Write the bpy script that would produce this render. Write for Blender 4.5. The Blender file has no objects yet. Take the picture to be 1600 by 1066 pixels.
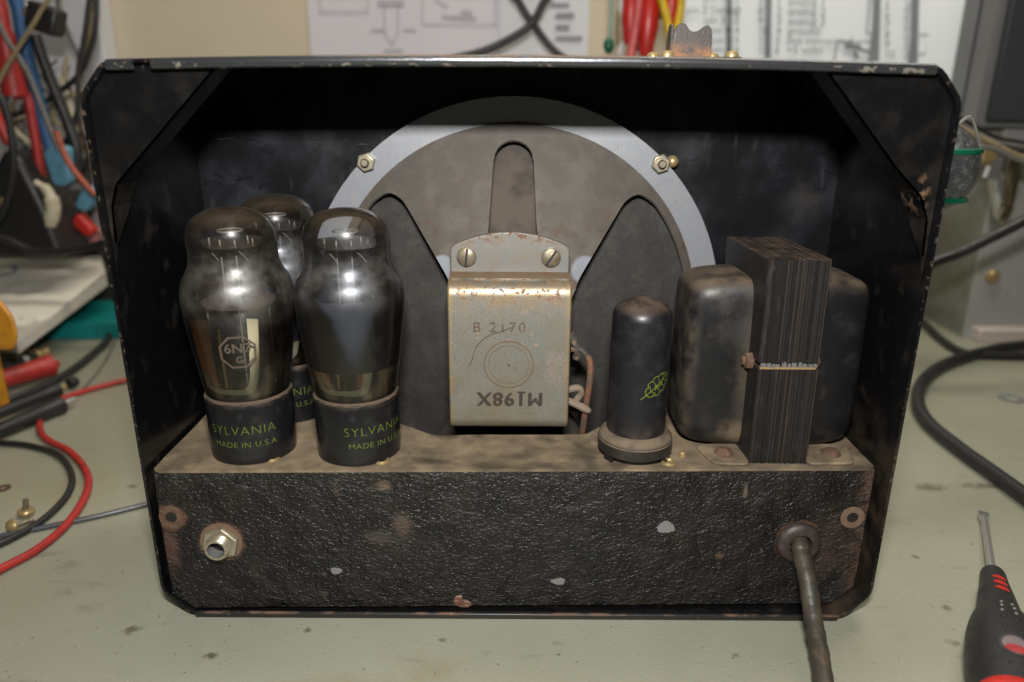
import bpy, bmesh, math, random
from mathutils import Vector, Matrix, geometry
random.seed(7)
C = bpy.context.scene.collection
S = 0.01                                   # geometry is written in centimetres, the scene is in metres
PI = math.pi

# ------------------------------------------------------------------ camera, light, exposure
th, roll, FPX = math.radians(18.1), math.radians(0.35), 1160.0
CAM = Vector((-0.24, -24.29, 19.36))
Fw = Vector((0, math.cos(th), -math.sin(th)))
R0 = Vector((1, 0, 0)); U0 = R0.cross(Fw)
Rt = R0*math.cos(roll) + U0*math.sin(roll)
Up = -R0*math.sin(roll) + U0*math.cos(roll)
cd = bpy.data.cameras.new('camera'); cam = bpy.data.objects.new('camera', cd); C.objects.link(cam)
m = Matrix((Rt, Up, -Fw)).transposed().to_4x4(); m.translation = CAM*S
cam.matrix_world = m
cd.sensor_width = 36; cd.lens = FPX/1600*36; cd.clip_start = 0.01; cd.clip_end = 20
cd.dof.use_dof = True; cd.dof.focus_distance = 0.285; cd.dof.aperture_fstop = 7.0
bpy.context.scene.camera = cam
sc = bpy.context.scene
sc.view_settings.view_transform = 'Standard'; sc.view_settings.look = 'None'
sc.view_settings.exposure = 0; sc.view_settings.gamma = 1; sc.view_settings.use_curve_mapping = False
sc.render.engine = 'CYCLES'
sc.cycles.use_denoising = True
sc.cycles.max_bounces = 10; sc.cycles.transparent_max_bounces = 24
sc.cycles.sample_clamp_indirect = 4
w = bpy.data.worlds.new('World'); sc.world = w; w.use_nodes = True
w.node_tree.nodes['Background'].inputs[0].default_value = (1.0, 0.90, 0.74, 1)
w.node_tree.nodes['Background'].inputs[1].default_value = 0.022

def area(name, loc, target, sx, sy, power, col):
    l = bpy.data.lights.new(name, 'AREA'); l.shape = 'RECTANGLE'; l.size = sx*S; l.size_y = sy*S
    l.energy = power; l.color = col
    o = bpy.data.objects.new(name, l); C.objects.link(o)
    o.location = Vector(loc)*S
    o.rotation_euler = (Vector(target)-Vector(loc)).to_track_quat('-Z', 'Y').to_euler()
    return o
area('camera_flash', (-0.24, -24.0, 27.4), (0, 8, 9), 4.0, 1.6, 2.15, (1.0, 0.97, 0.93))
area('bench_lamp', (20, 20, 95), (16, 40, 16), 80, 16, 7.0, (1.0, 0.92, 0.78))

# ------------------------------------------------------------------ pixel rays (photo pixels to points on real planes)
def ray(px, py): return Fw + Rt*((px-800)/FPX) + Up*((533-py)/FPX)
def at(px, py, Y): r = ray(px, py); return CAM + r*((Y-CAM.y)/r.y)
def on(px, py, Z=0.0): r = ray(px, py); return CAM + r*((Z-CAM.z)/r.z)

# ------------------------------------------------------------------ objects
def tag(o, label=None, cat=None, group=None, kind=None):
    if label: o['label'] = label
    if cat: o['category'] = cat
    if group: o['group'] = group
    if kind: o['kind'] = kind
    return o
def thing(name, loc, label, cat, group=None):
    o = bpy.data.objects.new(name, None); C.objects.link(o); o.location = Vector(loc)*S
    o.empty_display_size = 0.01
    return tag(o, label, cat, group)
def origin(o):
    v = Vector((0, 0, 0))
    while o is not None: v += o.location; o = o.parent
    return v/S

def frame(d):
    d = d.normalized()
    a = Vector((0, 0, 1)) if abs(d.z) < .9 else Vector((1, 0, 0))
    u = d.cross(a).normalized(); return u, d.cross(u)
def spline(pts, n=8):
    P = [Vector(p) for p in pts]; out = []
    for i in range(len(P)-1):
        p0 = P[max(i-1, 0)]; p1 = P[i]; p2 = P[i+1]; p3 = P[min(i+2, len(P)-1)]
        for k in range(n):
            t = k/n
            out.append(.5*((2*p1)+(p2-p0)*t+(2*p0-5*p1+4*p2-p3)*t*t+(3*p1-p0-3*p2+p3)*t**3))
    out.append(P[-1]); return out

class MB:
    def __init__(s): s.v = []; s.f = []; s.m = []; s.cur = 0
    def add(s, vs, fs):
        b = len(s.v); s.v += [Vector(v) for v in vs]
        for f in fs: s.f.append([i+b for i in f]); s.m.append(s.cur)
        return s
    def box(s, c, size, rot=None):
        c = Vector(c); x, y, z = [q/2 for q in size]
        vs = [Vector((a*x, b*y, d*z)) for a in (-1, 1) for b in (-1, 1) for d in (-1, 1)]
        if rot is not None: vs = [rot @ v for v in vs]
        return s.add([c+v for v in vs], [(0,1,3,2),(4,6,7,5),(0,4,5,1),(2,3,7,6),(0,2,6,4),(1,5,7,3)])
    def lathe(s, prof, c=(0,0,0), axis=(0,0,1), seg=48, ph=0, close=False):
        ax = Vector(axis).normalized(); c = Vector(c)
        if abs(ax.z) > .99: u, v = Vector((1,0,0)), Vector((0,1,0))*(1 if ax.z > 0 else -1)
        else: u, v = frame(ax)
        vs = []; n = len(prof)
        for r, h in prof:
            for k in range(seg):
                a = 2*PI*k/seg+ph; vs.append(c+ax*h+u*(r*math.cos(a))+v*(r*math.sin(a)))
        fs = []
        for i in range(n-1 if not close else n):
            j = (i+1) % n
            for k in range(seg):
                k2 = (k+1) % seg; fs.append((i*seg+k, i*seg+k2, j*seg+k2, j*seg+k))
        if not close:
            if prof[0][0] > 1e-6: fs.append(tuple(range(seg))[::-1])
            if prof[-1][0] > 1e-6: fs.append(tuple(range((n-1)*seg, n*seg)))
        return s.add(vs, fs)
    def cyl(s, a, b, r, seg=24, r2=None):
        a = Vector(a); b = Vector(b); return s.lathe([(r, 0), (r if r2 is None else r2, (b-a).length)], a, b-a, seg)
    def tube(s, path, r, seg=10, flat=None):
        P = [Vector(p) for p in path]; n = len(P); vs = []; fs = []
        u = None
        for i, p in enumerate(P):
            d = (P[min(i+1, n-1)]-P[max(i-1, 0)])
            if d.length < 1e-9: d = Vector((0, 0, 1))
            d.normalize()
            if u is None: u = frame(d)[0]
            u = (u-d*u.dot(d)).normalized(); v = d.cross(u)
            rr = r[i] if isinstance(r, (list, tuple)) else r
            for k in range(seg):
                a = 2*PI*k/seg; vs.append(p+u*(rr*math.cos(a))+v*(rr*math.sin(a)))
        for i in range(n-1):
            for k in range(seg):
                k2 = (k+1) % seg; fs.append((i*seg+k, i*seg+k2, (i+1)*seg+k2, (i+1)*seg+k))
        fs.append(tuple(range(seg))[::-1]); fs.append(tuple(range((n-1)*seg, n*seg)))
        return s.add(vs, fs)
    def prism(s, poly, f0, f1):
        """poly: 2D points; f0/f1 map a 2D point to the two 3D caps."""
        n = len(poly)
        vs = [Vector(f0(*p)) for p in poly]+[Vector(f1(*p)) for p in poly]
        fs = [tuple(range(n))[::-1], tuple(range(n, 2*n))]
        for k in range(n):
            k2 = (k+1) % n; fs.append((k, k2, n+k2, n+k))
        return s.add(vs, fs)
    def ball(s, c, r, seg=20, rings=10, sc3=(1,1,1)):
        c = Vector(c); vs = []; fs = []
        for i in range(rings+1):
            t = PI*i/rings
            for k in range(seg):
                a = 2*PI*k/seg
                vs.append(c+Vector((r*sc3[0]*math.sin(t)*math.cos(a), r*sc3[1]*math.sin(t)*math.sin(a), r*sc3[2]*math.cos(t))))
        for i in range(rings):
            for k in range(seg):
                k2 = (k+1) % seg; fs.append((i*seg+k, (i+1)*seg+k, (i+1)*seg+k2, i*seg+k2))
        return s.add(vs, fs)
    def build(s, name, mats, parent=None, smooth=35, bevel=0, bseg=2, weld=True, solid=0, fix=True):
        me = bpy.data.meshes.new(name)
        o0 = origin(parent)
        me.from_pydata([((v-o0)*S)[:] for v in s.v], [], s.f)
        if not isinstance(mats, (list, tuple)): mats = [mats]
        for q in mats: me.materials.append(q)
        me.polygons.foreach_set('material_index', s.m)
        bm = bmesh.new(); bm.from_mesh(me)
        if weld: bmesh.ops.remove_doubles(bm, verts=bm.verts, dist=1e-6)
        if fix: bmesh.ops.recalc_face_normals(bm, faces=bm.faces)
        bm.to_mesh(me); bm.free()
        if smooth:
            me.polygons.foreach_set('use_smooth', [True]*len(me.polygons))
            me.set_sharp_from_angle(angle=math.radians(smooth))
        o = bpy.data.objects.new(name, me); C.objects.link(o); o.parent = parent
        if solid:
            md = o.modifiers.new('thick', 'SOLIDIFY'); md.thickness = solid*S; md.offset = 0
            es = o.modifiers.new('crisp', 'EDGE_SPLIT'); es.split_angle = math.radians(35)
        if bevel:
            md = o.modifiers.new('edge', 'BEVEL'); md.width = bevel*S; md.segments = bseg
            md.limit_method = 'ANGLE'; md.angle_limit = math.radians(40); md.harden_normals = False
        return o

def plate(outer, holes, step, fmap):
    """flat outline with holes, filled with a fine grid, mapped to 3D."""
    vs = []; es = []
    for lp in [outer]+holes:
        b = len(vs); n = len(lp); vs += [Vector(p) for p in lp]; es += [(b+i, b+(i+1) % n) for i in range(n)]
    def inside(p, lp):
        c = False; n = len(lp)
        for i in range(n):
            a = lp[i]; q = lp[i-1]
            if (a[1] > p[1]) != (q[1] > p[1]) and p[0] < (q[0]-a[0])*(p[1]-a[1])/(q[1]-a[1])+a[0]: c = not c
        return c
    def ok(p): return inside(p, outer) and not any(inside(p, h) for h in holes)
    xs = [p[0] for p in outer]; ys = [p[1] for p in outer]
    x = min(xs)
    while x < max(xs):
        y = min(ys)
        while y < max(ys):
            if ok((x, y)): vs.append(Vector((x, y)))
            y += step
        x += step
    r = geometry.delaunay_2d_cdt(vs, es, [], 0, 1e-5)
    fs = [f for f in r[2] if ok((sum(r[0][i][0] for i in f)/3, sum(r[0][i][1] for i in f)/3))]
    return [Vector(fmap(p[0], p[1])) for p in r[0]], fs

def text_mb(body, size, fmap, wscale=1.0, extr=0.0, align='CENTER', spacing=1.0, bold=0.0):
    cu = bpy.data.curves.new('t', 'FONT'); cu.body = body; cu.size = size; cu.align_x = align; cu.align_y = 'CENTER'
    cu.space_character = spacing; cu.resolution_u = 3; cu.fill_mode = 'FRONT'; cu.offset = bold
    ob = bpy.data.objects.new('t', cu); C.objects.link(ob)
    dg = bpy.context.evaluated_depsgraph_get(); dg.update()
    me = bpy.data.meshes.new_from_object(ob.evaluated_get(dg))
    mb = MB(); mb.add([fmap(v.co.x*wscale, v.co.y) for v in me.vertices], [tuple(p.vertices) for p in me.polygons])
    bpy.data.objects.remove(ob); bpy.data.curves.remove(cu); bpy.data.meshes.remove(me)
    return mb

# ------------------------------------------------------------------ materials
class NT:
    def __init__(s, name, org=(0, 0, 0)):
        s.mat = bpy.data.materials.new(name); s.mat.use_nodes = True
        s.t = s.mat.node_tree; s.n = s.t.nodes; s.b = s.n['Principled BSDF']; s.out = s.n['Material Output']
        tc = s.n.new('ShaderNodeTexCoord'); vm = s.n.new('ShaderNodeVectorMath'); vm.operation = 'SCALE'; vm.inputs[3].default_value = 100
        s.l(tc.outputs['Object'], vm.inputs[0]); s.P = vm.outputs[0]
        if any(org):
            va = s.n.new('ShaderNodeVectorMath'); va.operation = 'ADD'; s.l(s.P, va.inputs[0]); va.inputs[1].default_value = org; s.P = va.outputs[0]
        s.geo = s.n.new('ShaderNodeNewGeometry')
    def l(s, a, b): s.t.links.new(a, b)
    def put(s, v, sock):
        if isinstance(v, (int, float)): sock.default_value = v
        elif isinstance(v, (tuple, list)): sock.default_value = (*v, 1) if len(v) == 3 and len(sock.default_value) == 4 else v
        else: s.l(v, sock)
    def math(s, op, a, b=0.0, clamp=False):
        n = s.n.new('ShaderNodeMath'); n.operation = op; n.use_clamp = clamp; s.put(a, n.inputs[0]); s.put(b, n.inputs[1]); return n.outputs[0]
    def rng(s, v, lo, hi, a=0.0, b=1.0):
        n = s.n.new('ShaderNodeMapRange'); n.clamp = True; n.interpolation_type = 'SMOOTHSTEP'
        s.put(v, n.inputs[0]); s.put(lo, n.inputs[1]); s.put(hi, n.inputs[2]); s.put(a, n.inputs[3]); s.put(b, n.inputs[4]); return n.outputs[0]
    def vec(s, st=(1,1,1), off=0.0, rot=(0,0,0)):
        n = s.n.new('ShaderNodeMapping'); s.l(s.P, n.inputs[0]); n.inputs['Scale'].default_value = st
        n.inputs['Location'].default_value = (off*3.1, off*1.7, off*2.3); n.inputs['Rotation'].default_value = rot; return n.outputs[0]
    def noise(s, sc, d=4, st=(1,1,1), off=0.0, dist=0.0, rough=.55, rot=(0,0,0)):
        n = s.n.new('ShaderNodeTexNoise'); s.l(s.vec(st, off, rot), n.inputs['Vector']); n.inputs['Scale'].default_value = sc
        n.inputs['Detail'].default_value = d; n.inputs['Distortion'].default_value = dist; n.inputs['Roughness'].default_value = rough; return n.outputs['Fac']
    def voro(s, sc, st=(1,1,1), off=0.0, feat='F1', rnd=1.0):
        n = s.n.new('ShaderNodeTexVoronoi'); n.feature = feat; s.l(s.vec(st, off), n.inputs['Vector']); n.inputs['Scale'].default_value = sc
        n.inputs['Randomness'].default_value = rnd; return n.outputs['Distance']
    def mix(s, f, a, b):
        n = s.n.new('ShaderNodeMix'); n.data_type = 'RGBA'; s.put(f, n.inputs[0]); s.put(a, n.inputs[6]); s.put(b, n.inputs[7]); return n.outputs[2]
    def mixf(s, f, a, b):
        n = s.n.new('ShaderNodeMix'); n.data_type = 'FLOAT'; s.put(f, n.inputs[0]); s.put(a, n.inputs[2]); s.put(b, n.inputs[3]); return n.outputs[0]
    def comp(s, i):
        n = s.n.new('ShaderNodeSeparateXYZ'); s.l(s.P, n.inputs[0]); return n.outputs[i]

def M(name, base, rough=.5, metal=0.0, layers=(), bumps=(), spec=.5, coat=0.0, var=0.0, vs=1.5, org=(0, 0, 0)):
    t = NT(name, org); col = base; r = rough; me = metal
    if var:
        col = t.mix(t.noise(vs, 5), tuple(c*(1-var) for c in base), tuple(min(1, c*(1+var)) for c in base))
    for q in layers:
        f = None
        def mul(x):
            nonlocal f
            f = x if f is None else t.math('MULTIPLY', f, x)
        if 's' in q: mul(t.rng(t.noise(q['s'], q.get('d', 5), q.get('st', (1,1,1)), q.get('off', 0), q.get('dist', 0), q.get('rg', .55), q.get('rot', (0,0,0))), q.get('lo', .5), q.get('hi', .6)))
        if 'vo' in q: mul(t.rng(t.voro(q['vo'], q.get('st', (1,1,1)), q.get('off', 0)), q['vhi'], q['vlo']))
        if q.get('up'):
            n = t.n.new('ShaderNodeSeparateXYZ'); t.l(t.geo.outputs['Normal'], n.inputs[0]); mul(t.rng(n.outputs[2], q.get('u0', .2), q.get('u1', .9)))
        for ax, key in enumerate('xyz'):
            if key in q: mul(t.rng(t.comp(ax), q[key][0], q[key][1]))
        if 'box' in q:      # soft spot: centre, radii
            c, rad = q['box']; d = t.n.new('ShaderNodeVectorMath'); d.operation = 'DISTANCE'
            v = t.n.new('ShaderNodeVectorMath'); v.operation = 'DIVIDE'; t.l(t.P, v.inputs[0]); v.inputs[1].default_value = rad
            t.l(v.outputs[0], d.inputs[0]); d.inputs[1].default_value = tuple(c[i]/rad[i] for i in range(3))
            dd = t.math('ADD', d.outputs['Value'], t.math('MULTIPLY', t.math('SUBTRACT', t.noise(q.get('bs', 2), 4), .5), q.get('bn', .6)))
            mul(t.rng(dd, 1.0, q.get('soft', .5)))
        if 'pt' in q: mul(t.rng(t.geo.outputs['Pointiness'], q['pt'][0], q['pt'][1]))
        if 'k' in q: f = q['k'] if f is None else t.math('MULTIPLY', f, q['k'])
        if 'c' in q: col = t.mix(f, col, q['c'])
        if 'r' in q: r = t.mixf(f, r, q['r'])
        if 'm' in q: me = t.mixf(f, me, q['m'])
    t.put(col, t.b.inputs['Base Color']); t.put(r, t.b.inputs['Roughness']); t.put(me, t.b.inputs['Metallic'])
    t.b.inputs['Specular IOR Level'].default_value = spec; t.b.inputs['Coat Weight'].default_value = coat
    prev = None
    for q in bumps:
        if q.get('k') == 'v': h = t.voro(q['s'], q.get('st', (1,1,1)), q.get('off', 0), q.get('feat', 'F1'))
        else: h = t.noise(q['s'], q.get('d', 4), q.get('st', (1,1,1)), q.get('off', 0), q.get('dist', 0), q.get('rg', .55), q.get('rot', (0,0,0)))
        if 'lo' in q: h = t.rng(h, q['lo'], q['hi'])
        n = t.n.new('ShaderNodeBump'); n.inputs['Strength'].default_value = q.get('str', 1); n.inputs['Distance'].default_value = q['h']*S
        t.l(h, n.inputs['Height'])
        if prev is not None: t.l(prev, n.inputs['Normal'])
        prev = n.outputs[0]
    if prev is not None: t.l(prev, t.b.inputs['Normal'])
    return t.mat

DUST = (.23, .165, .105); RUST = (.20, .075, .03); RUST2 = (.30, .12, .06)

def glass(name, dust=0.25, tint=(.93, .93, .90), haze=0.0, cap_k=.19, hz0=5.0, hz1=6.5, hcol=(.42, .42, .41), lz=(4.6, 3.0)):
    """thin clear wall: transparent + fresnel gloss, with a film of settled dust"""
    t = NT(name); t.n.remove(t.b)
    tr = t.n.new('ShaderNodeBsdfTransparent'); tr.inputs[0].default_value = (*tint, 1)
    gl = t.n.new('ShaderNodeBsdfGlossy'); gl.inputs['Roughness'].default_value = .06
    fr = t.n.new('ShaderNodeFresnel'); fr.inputs[0].default_value = 1.5
    g2 = t.n.new('ShaderNodeBsdfGlossy'); g2.inputs['Roughness'].default_value = .28
    gm = t.n.new('ShaderNodeMixShader'); gm.inputs[0].default_value = .5; t.l(gl.outputs[0], gm.inputs[1]); t.l(g2.outputs[0], gm.inputs[2]); gl = gm
    a = t.n.new('ShaderNodeMixShader'); t.l(fr.outputs[0], a.inputs[0]); t.l(tr.outputs[0], a.inputs[1]); t.l(gl.outputs[0], a.inputs[2])
    df = t.n.new('ShaderNodeBsdfDiffuse')
    df.inputs[0].default_value = (.19, .14, .09, 1)
    nz = t.n.new('ShaderNodeSeparateXYZ'); t.l(t.geo.outputs['Normal'], nz.inputs[0])
    upf = t.rng(nz.outputs[2], .25, 1.0)
    film = t.math('MULTIPLY', t.rng(t.noise(2.2, 9), .15, .95), dust)
    cap = t.math('MULTIPLY', t.math('MULTIPLY', upf, t.rng(t.noise(1.8, 9, off=3), .05, .95)), cap_k)
    sp = t.math('MULTIPLY', t.rng(t.voro(9, off=2), .14, .06), .5)
    f = t.math('ADD', t.math('ADD', film, cap), t.math('MULTIPLY', sp, .25), clamp=True)
    b = t.n.new('ShaderNodeMixShader'); t.l(f, b.inputs[0]); t.l(a.outputs[0], b.inputs[1]); t.l(df.outputs[0], b.inputs[2])
    if haze:            # silvery getter haze round the shoulder
        hz = t.math('MULTIPLY', t.math('MULTIPLY', t.rng(t.comp(2), hz0, hz1), t.rng(t.comp(2), 8.9, 7.4)), t.rng(t.noise(1.1, 8, off=6), .35, .7, .12*haze, haze))
        gg = t.n.new('ShaderNodeBsdfGlossy'); gg.inputs['Roughness'].default_value = .46; gg.inputs[0].default_value = (*hcol, 1)
        gd = t.n.new('ShaderNodeBsdfDiffuse'); gd.inputs[0].default_value = (.095, .084, .068, 1)
        g3 = t.n.new('ShaderNodeMixShader'); g3.inputs[0].default_value = .55; t.l(gg.outputs[0], g3.inputs[1]); t.l(gd.outputs[0], g3.inputs[2])
        c = t.n.new('ShaderNodeMixShader'); t.l(hz, c.inputs[0]); t.l(b.outputs[0], c.inputs[1]); t.l(g3.outputs[0], c.inputs[2]); b = c
        lowf = t.math('MULTIPLY', t.math('MULTIPLY', t.rng(t.comp(2), 2.5, 2.8), t.rng(t.comp(2), *lz)), t.rng(t.noise(1.5, 7, off=9, st=(1, 1, .4)), .38, .7, .02, .30))
        gl2 = t.n.new('ShaderNodeBsdfGlossy'); gl2.inputs['Roughness'].default_value = .38; gl2.inputs[0].default_value = (.62, .53, .40, 1)
        e = t.n.new('ShaderNodeMixShader'); t.l(lowf, e.inputs[0]); t.l(b.outputs[0], e.inputs[1]); t.l(gl2.outputs[0], e.inputs[2]); b = e
    t.l(b.outputs[0], t.out.inputs['Surface'])
    return t.mat

O_CASE = (0, 4, 0); O_SPK = (-.2, 7.6, 10.4); O_TRF = (9.9, 3, 6.22)      # bases of the things, so that wear sits where it should
m_case = M('black_enamel', (.004, .004, .0045), .17, spec=.4, org=O_CASE, layers=[
    dict(s=.5, lo=.4, hi=.7, r=.3), dict(s=2.2, st=(1,1,.25), lo=.58, hi=.8, r=.4, c=(.010, .010, .012)),
    dict(s=.9, off=2, lo=.54, hi=.75, c=(.022, .018, .014), r=.55, k=.7),
    dict(s=16, d=3, lo=.745, hi=.78, c=(.10, .085, .07), r=.7, k=.5),
    dict(s=.9, d=9, off=5, lo=.30, hi=.85, z=(9.5, 5.0), x=(11, 13), c=(.055, .037, .023), r=.8, k=.8),
    dict(s=4.5, off=8, lo=.56, hi=.66, y=(.06, .01), c=(.10, .075, .05), r=.5, k=.55)],
    bumps=[dict(s=1.2, h=.02, str=.35), dict(s=30, h=.002, str=.3)])
m_back = M('black_panel_enamel', (.006, .0063, .0075), .24, org=O_CASE, layers=[
    dict(s=.40, off=4, st=(1,1,.8), d=9, lo=.40, hi=.80, c=(.017, .019, .025), r=.45), dict(s=1.3, off=21, st=(1.6,1,.3), rot=(0,.25,0), d=8, lo=.58, hi=.78, c=(.016, .017, .021), r=.5, k=.7), dict(s=2.2, off=31, st=(.25,1,2.0), rot=(0,.9,0), d=7, lo=.68, hi=.72, c=(.04, .04, .042), r=.6, k=.4),
    dict(s=.9, off=9, dist=1.5, st=(1,1,2), rot=(0,.7,0), lo=.57, hi=.66, c=(.005, .005, .007), r=.3),
    dict(s=.7, off=3, lo=.45, hi=.7, x=(10.5, 13), c=(.022, .018, .014), r=.6, k=.6),
    dict(s=20, off=3, lo=.73, hi=.77, c=(.14, .12, .10), r=.7, k=.5)],
    bumps=[dict(s=.8, h=.03, str=.3)])
m_lip = M('worn_black_rim', (.085, .088, .095), .25, .8, org=O_CASE, layers=[
    dict(s=3, st=(.4,1,3), lo=.55, hi=.8, c=(.04, .038, .036), r=.4, k=.8),
    dict(s=2.0, off=4, st=(.5,1,1), lo=.36, hi=.52, z=(20.52, 20.62), c=(.12, .07, .032), r=.7, m=.1),
    dict(s=5, off=2, st=(.6,1,1), lo=.58, hi=.63, z=(20.38, 20.33), c=(.42, .39, .33), r=.35, m=.8)],
    bumps=[dict(s=8, h=.01, str=.4), dict(s=50, h=.003, str=.4)])
m_rimlow = M('worn_bottom_rim', (.022, .020, .019), .4, .2, org=O_CASE, layers=[
    dict(s=2, st=(.5,1,1), lo=.45, hi=.65, z=(.16, .24), c=(.12, .07, .042), r=.8, m=0),
    dict(s=6, off=3, lo=.68, hi=.72, c=(.3, .27, .24), r=.4, m=.6)], bumps=[dict(s=9, h=.012, str=.5)])
m_chassis = M('wrinkle_black_paint', (.0050, .0044, .0042), .30, org=O_CASE, layers=[
    dict(s=.45, off=6, d=6, lo=.54, hi=.80, c=(.024, .0175, .012), r=.55, k=.9), dict(s=.8, off=11, d=7, lo=.40, hi=.66, c=(.009, .0075, .006), r=.42),
    dict(s=1.3, off=1, lo=.64, hi=.76, c=(.06, .043, .029), r=.8, k=.6),
    dict(s=1.2, off=3, lo=.35, hi=.6, z=(1.5, .3), c=(.015, .012, .010), r=.5, k=.8),
    dict(s=1.0, off=2, lo=.3, hi=.6, z=(5.5, 6.1), c=(.016, .014, .012), r=.42, k=.6),
    dict(s=2.5, off=7, lo=.3, hi=.6, x=(12.5, 13.4), c=(.06, .033, .02), r=.8, k=.8),
    dict(box=((-13.0, .2, 4.3), (.66, 1.5, .66)), soft=.5, c=(.13, .062, .033), r=.85),
    dict(box=((-13.2, .2, 3.0), (.5, 1.5, 1.6)), soft=.1, c=(.075, .034, .022), r=.85, k=.7),
    dict(box=((-11.25, .2, 3.25), (.98, 1.5, .98)), soft=.6, bn=.3, c=(.15, .09, .056), r=.85),
    dict(box=((10.9, .2, 3.15), (1.02, 1.5, 1.02)), soft=.75, bn=.3, c=(.13, .060, .028), r=.85),
    dict(box=((12.2, .2, 2.8), (1.2, 1.5, 2.2)), soft=.1, bn=1.2, c=(.045, .026, .017), r=.8, k=.6),
    dict(box=((-4.4, .2, 3.95), (.55, 1, .8)), soft=.1, bn=1, c=(.075, .053, .038), r=.9, k=.8),
    dict(box=((-5.3, .2, 3.4), (.9, 1, .5)), soft=.1, bn=1, c=(.055, .042, .032), r=.9, k=.7),
    dict(box=((-5.0, .2, 5.6), (.45, 1, .3)), soft=.1, bn=1, c=(.11, .083, .055), r=.9, k=.8),
    dict(box=((7.9, .2, 2.5), (.3, 1, .22)), soft=.1, c=(.10, .055, .028), r=.9, k=.8),
    dict(box=((8.6, .2, 5.3), (.13, 1, .5)), soft=.3, bn=.9, bs=3, c=(.12, .09, .06), r=.9, k=.9)],
    bumps=[dict(s=6.8, st=(.8,1,1.3), rot=(0,.5,0), d=2, dist=.6, h=.080, str=1.0), dict(s=1.2, d=4, h=.22, str=.8), dict(s=15, d=2, dist=.4, h=.03, str=.8)], spec=.5)
m_ctop = M('dusty_black_top', (.030, .024, .018), .6, org=O_CASE, layers=[
    dict(s=.55, d=9, lo=.20, hi=.64, c=(.165, .122, .075), r=.95, k=.92), dict(s=1.2, off=3, d=9, lo=.38, hi=.76, c=(.265, .20, .122), r=1, k=.75),
    dict(s=1.1, off=8, st=(.4,1,1), d=9, lo=.36, hi=.72, y=(3.0, 1.0), x=(-9, -4), c=(.034, .027, .019), r=.6, k=.85),
    dict(s=30, off=2, lo=.70, hi=.75, c=(.42, .35, .27), k=.5)],
    bumps=[dict(s=5, h=.03, str=.5), dict(s=28, h=.012, str=.7)])
m_basket = M('dull_grey_basket', (.092, .084, .074), .55, .2, org=O_SPK, layers=[
    dict(s=.7, d=8, lo=.35, hi=.75, c=(.074, .064, .052), r=.7, m=0), dict(s=1.2, off=15, d=9, lo=.42, hi=.66, c=(.118, .106, .092), r=.5, k=.8), dict(s=1.6, off=5, d=8, lo=.47, hi=.68, z=(17, 13), c=(.06, .038, .025), r=.85, m=0, k=.85),
    dict(s=5, off=3, d=6, lo=.59, hi=.68, z=(19.5, 14), c=(.09, .045, .026), r=.9, m=0, k=.7),
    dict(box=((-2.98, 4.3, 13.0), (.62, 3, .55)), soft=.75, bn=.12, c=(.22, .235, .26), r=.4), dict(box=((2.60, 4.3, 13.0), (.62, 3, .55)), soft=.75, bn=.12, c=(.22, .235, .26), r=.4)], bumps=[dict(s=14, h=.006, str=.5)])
m_ring = M('pale_grey_plated_ring', (.215, .226, .248), .38, .25, org=O_SPK, layers=[
    dict(s=2.5, lo=.45, hi=.75, c=(.20, .21, .22), r=.5), dict(box=((8.4, 0, 3.3), (.6, 3, .6)), soft=.1, c=(.28, .25, .14), k=.8),
    dict(s=9, off=4, lo=.66, hi=.7, c=(.16, .11, .07), r=.8, m=0)], bumps=[dict(s=5, h=.008, str=.4)])
m_cone = M('grey_paper_cone', (.030, .0275, .025), .9, org=O_SPK, layers=[
    dict(s=1.2, lo=.4, hi=.7, c=(.042, .038, .034)), dict(s=5, off=2, lo=.5, hi=.7, c=(.020, .018, .016), k=.7), dict(box=((-.2, 6.5, 15), (1.6, 3, 3.4)), soft=.4, c=(.078, .061, .048), k=.9), dict(s=.7, off=8, d=8, lo=.5, hi=.75, c=(.020, .0175, .0155), k=.8)], bumps=[dict(s=18, h=.01, str=.6)])  # box layer: extra light behind the slot, painted as a lighter, browner patch
m_yoke = M('aged_aluminium_paint', (.225, .222, .20), .38, .6, org=O_SPK, layers=[
    dict(s=1.0, lo=.4, hi=.75, c=(.19, .178, .145), r=.45), dict(s=1.8, off=4, d=7, lo=.32, hi=.62, z=(11.5, 12.7), c=(.27, .185, .095), r=.40, m=.45, k=.85),
    dict(s=6, off=3, d=6, lo=.54, hi=.62, z=(11.4, 12.7), c=(.11, .05, .022), r=.8, m=0, k=.9),
    dict(s=6, off=6, lo=.66, hi=.70, c=(.25, .13, .06), r=.8, m=0, k=.8),
    dict(s=9, off=7, lo=.42, hi=.56, box=((1.45, 2, 9.6), (.62, 2, 1.0)), bn=.8, bs=3, soft=.2, c=(.15, .075, .045), r=.85, m=0, k=.6),
    dict(s=1.3, off=2, lo=.35, hi=.7, z=(8.6, 7.2), c=(.20, .175, .10), r=.55, k=.8),
    dict(s=16, off=11, d=3, lo=.5, hi=.68, c=(.13, .118, .095), k=.55), dict(s=.6, off=14, d=6, lo=.45, hi=.75, c=(.20, .16, .10), r=.5, k=.7),
    dict(s=1.5, off=9, lo=.3, hi=.6, x=(1.70, 1.93), c=(.25, .18, .07), r=.6, k=.8), dict(s=1.5, off=9, lo=.3, hi=.6, x=(-2.38, -2.6), c=(.25, .18, .07), r=.6, k=.8)],
    bumps=[dict(s=22, h=.008, str=.55), dict(s=2, h=.02, str=.25)])
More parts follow.
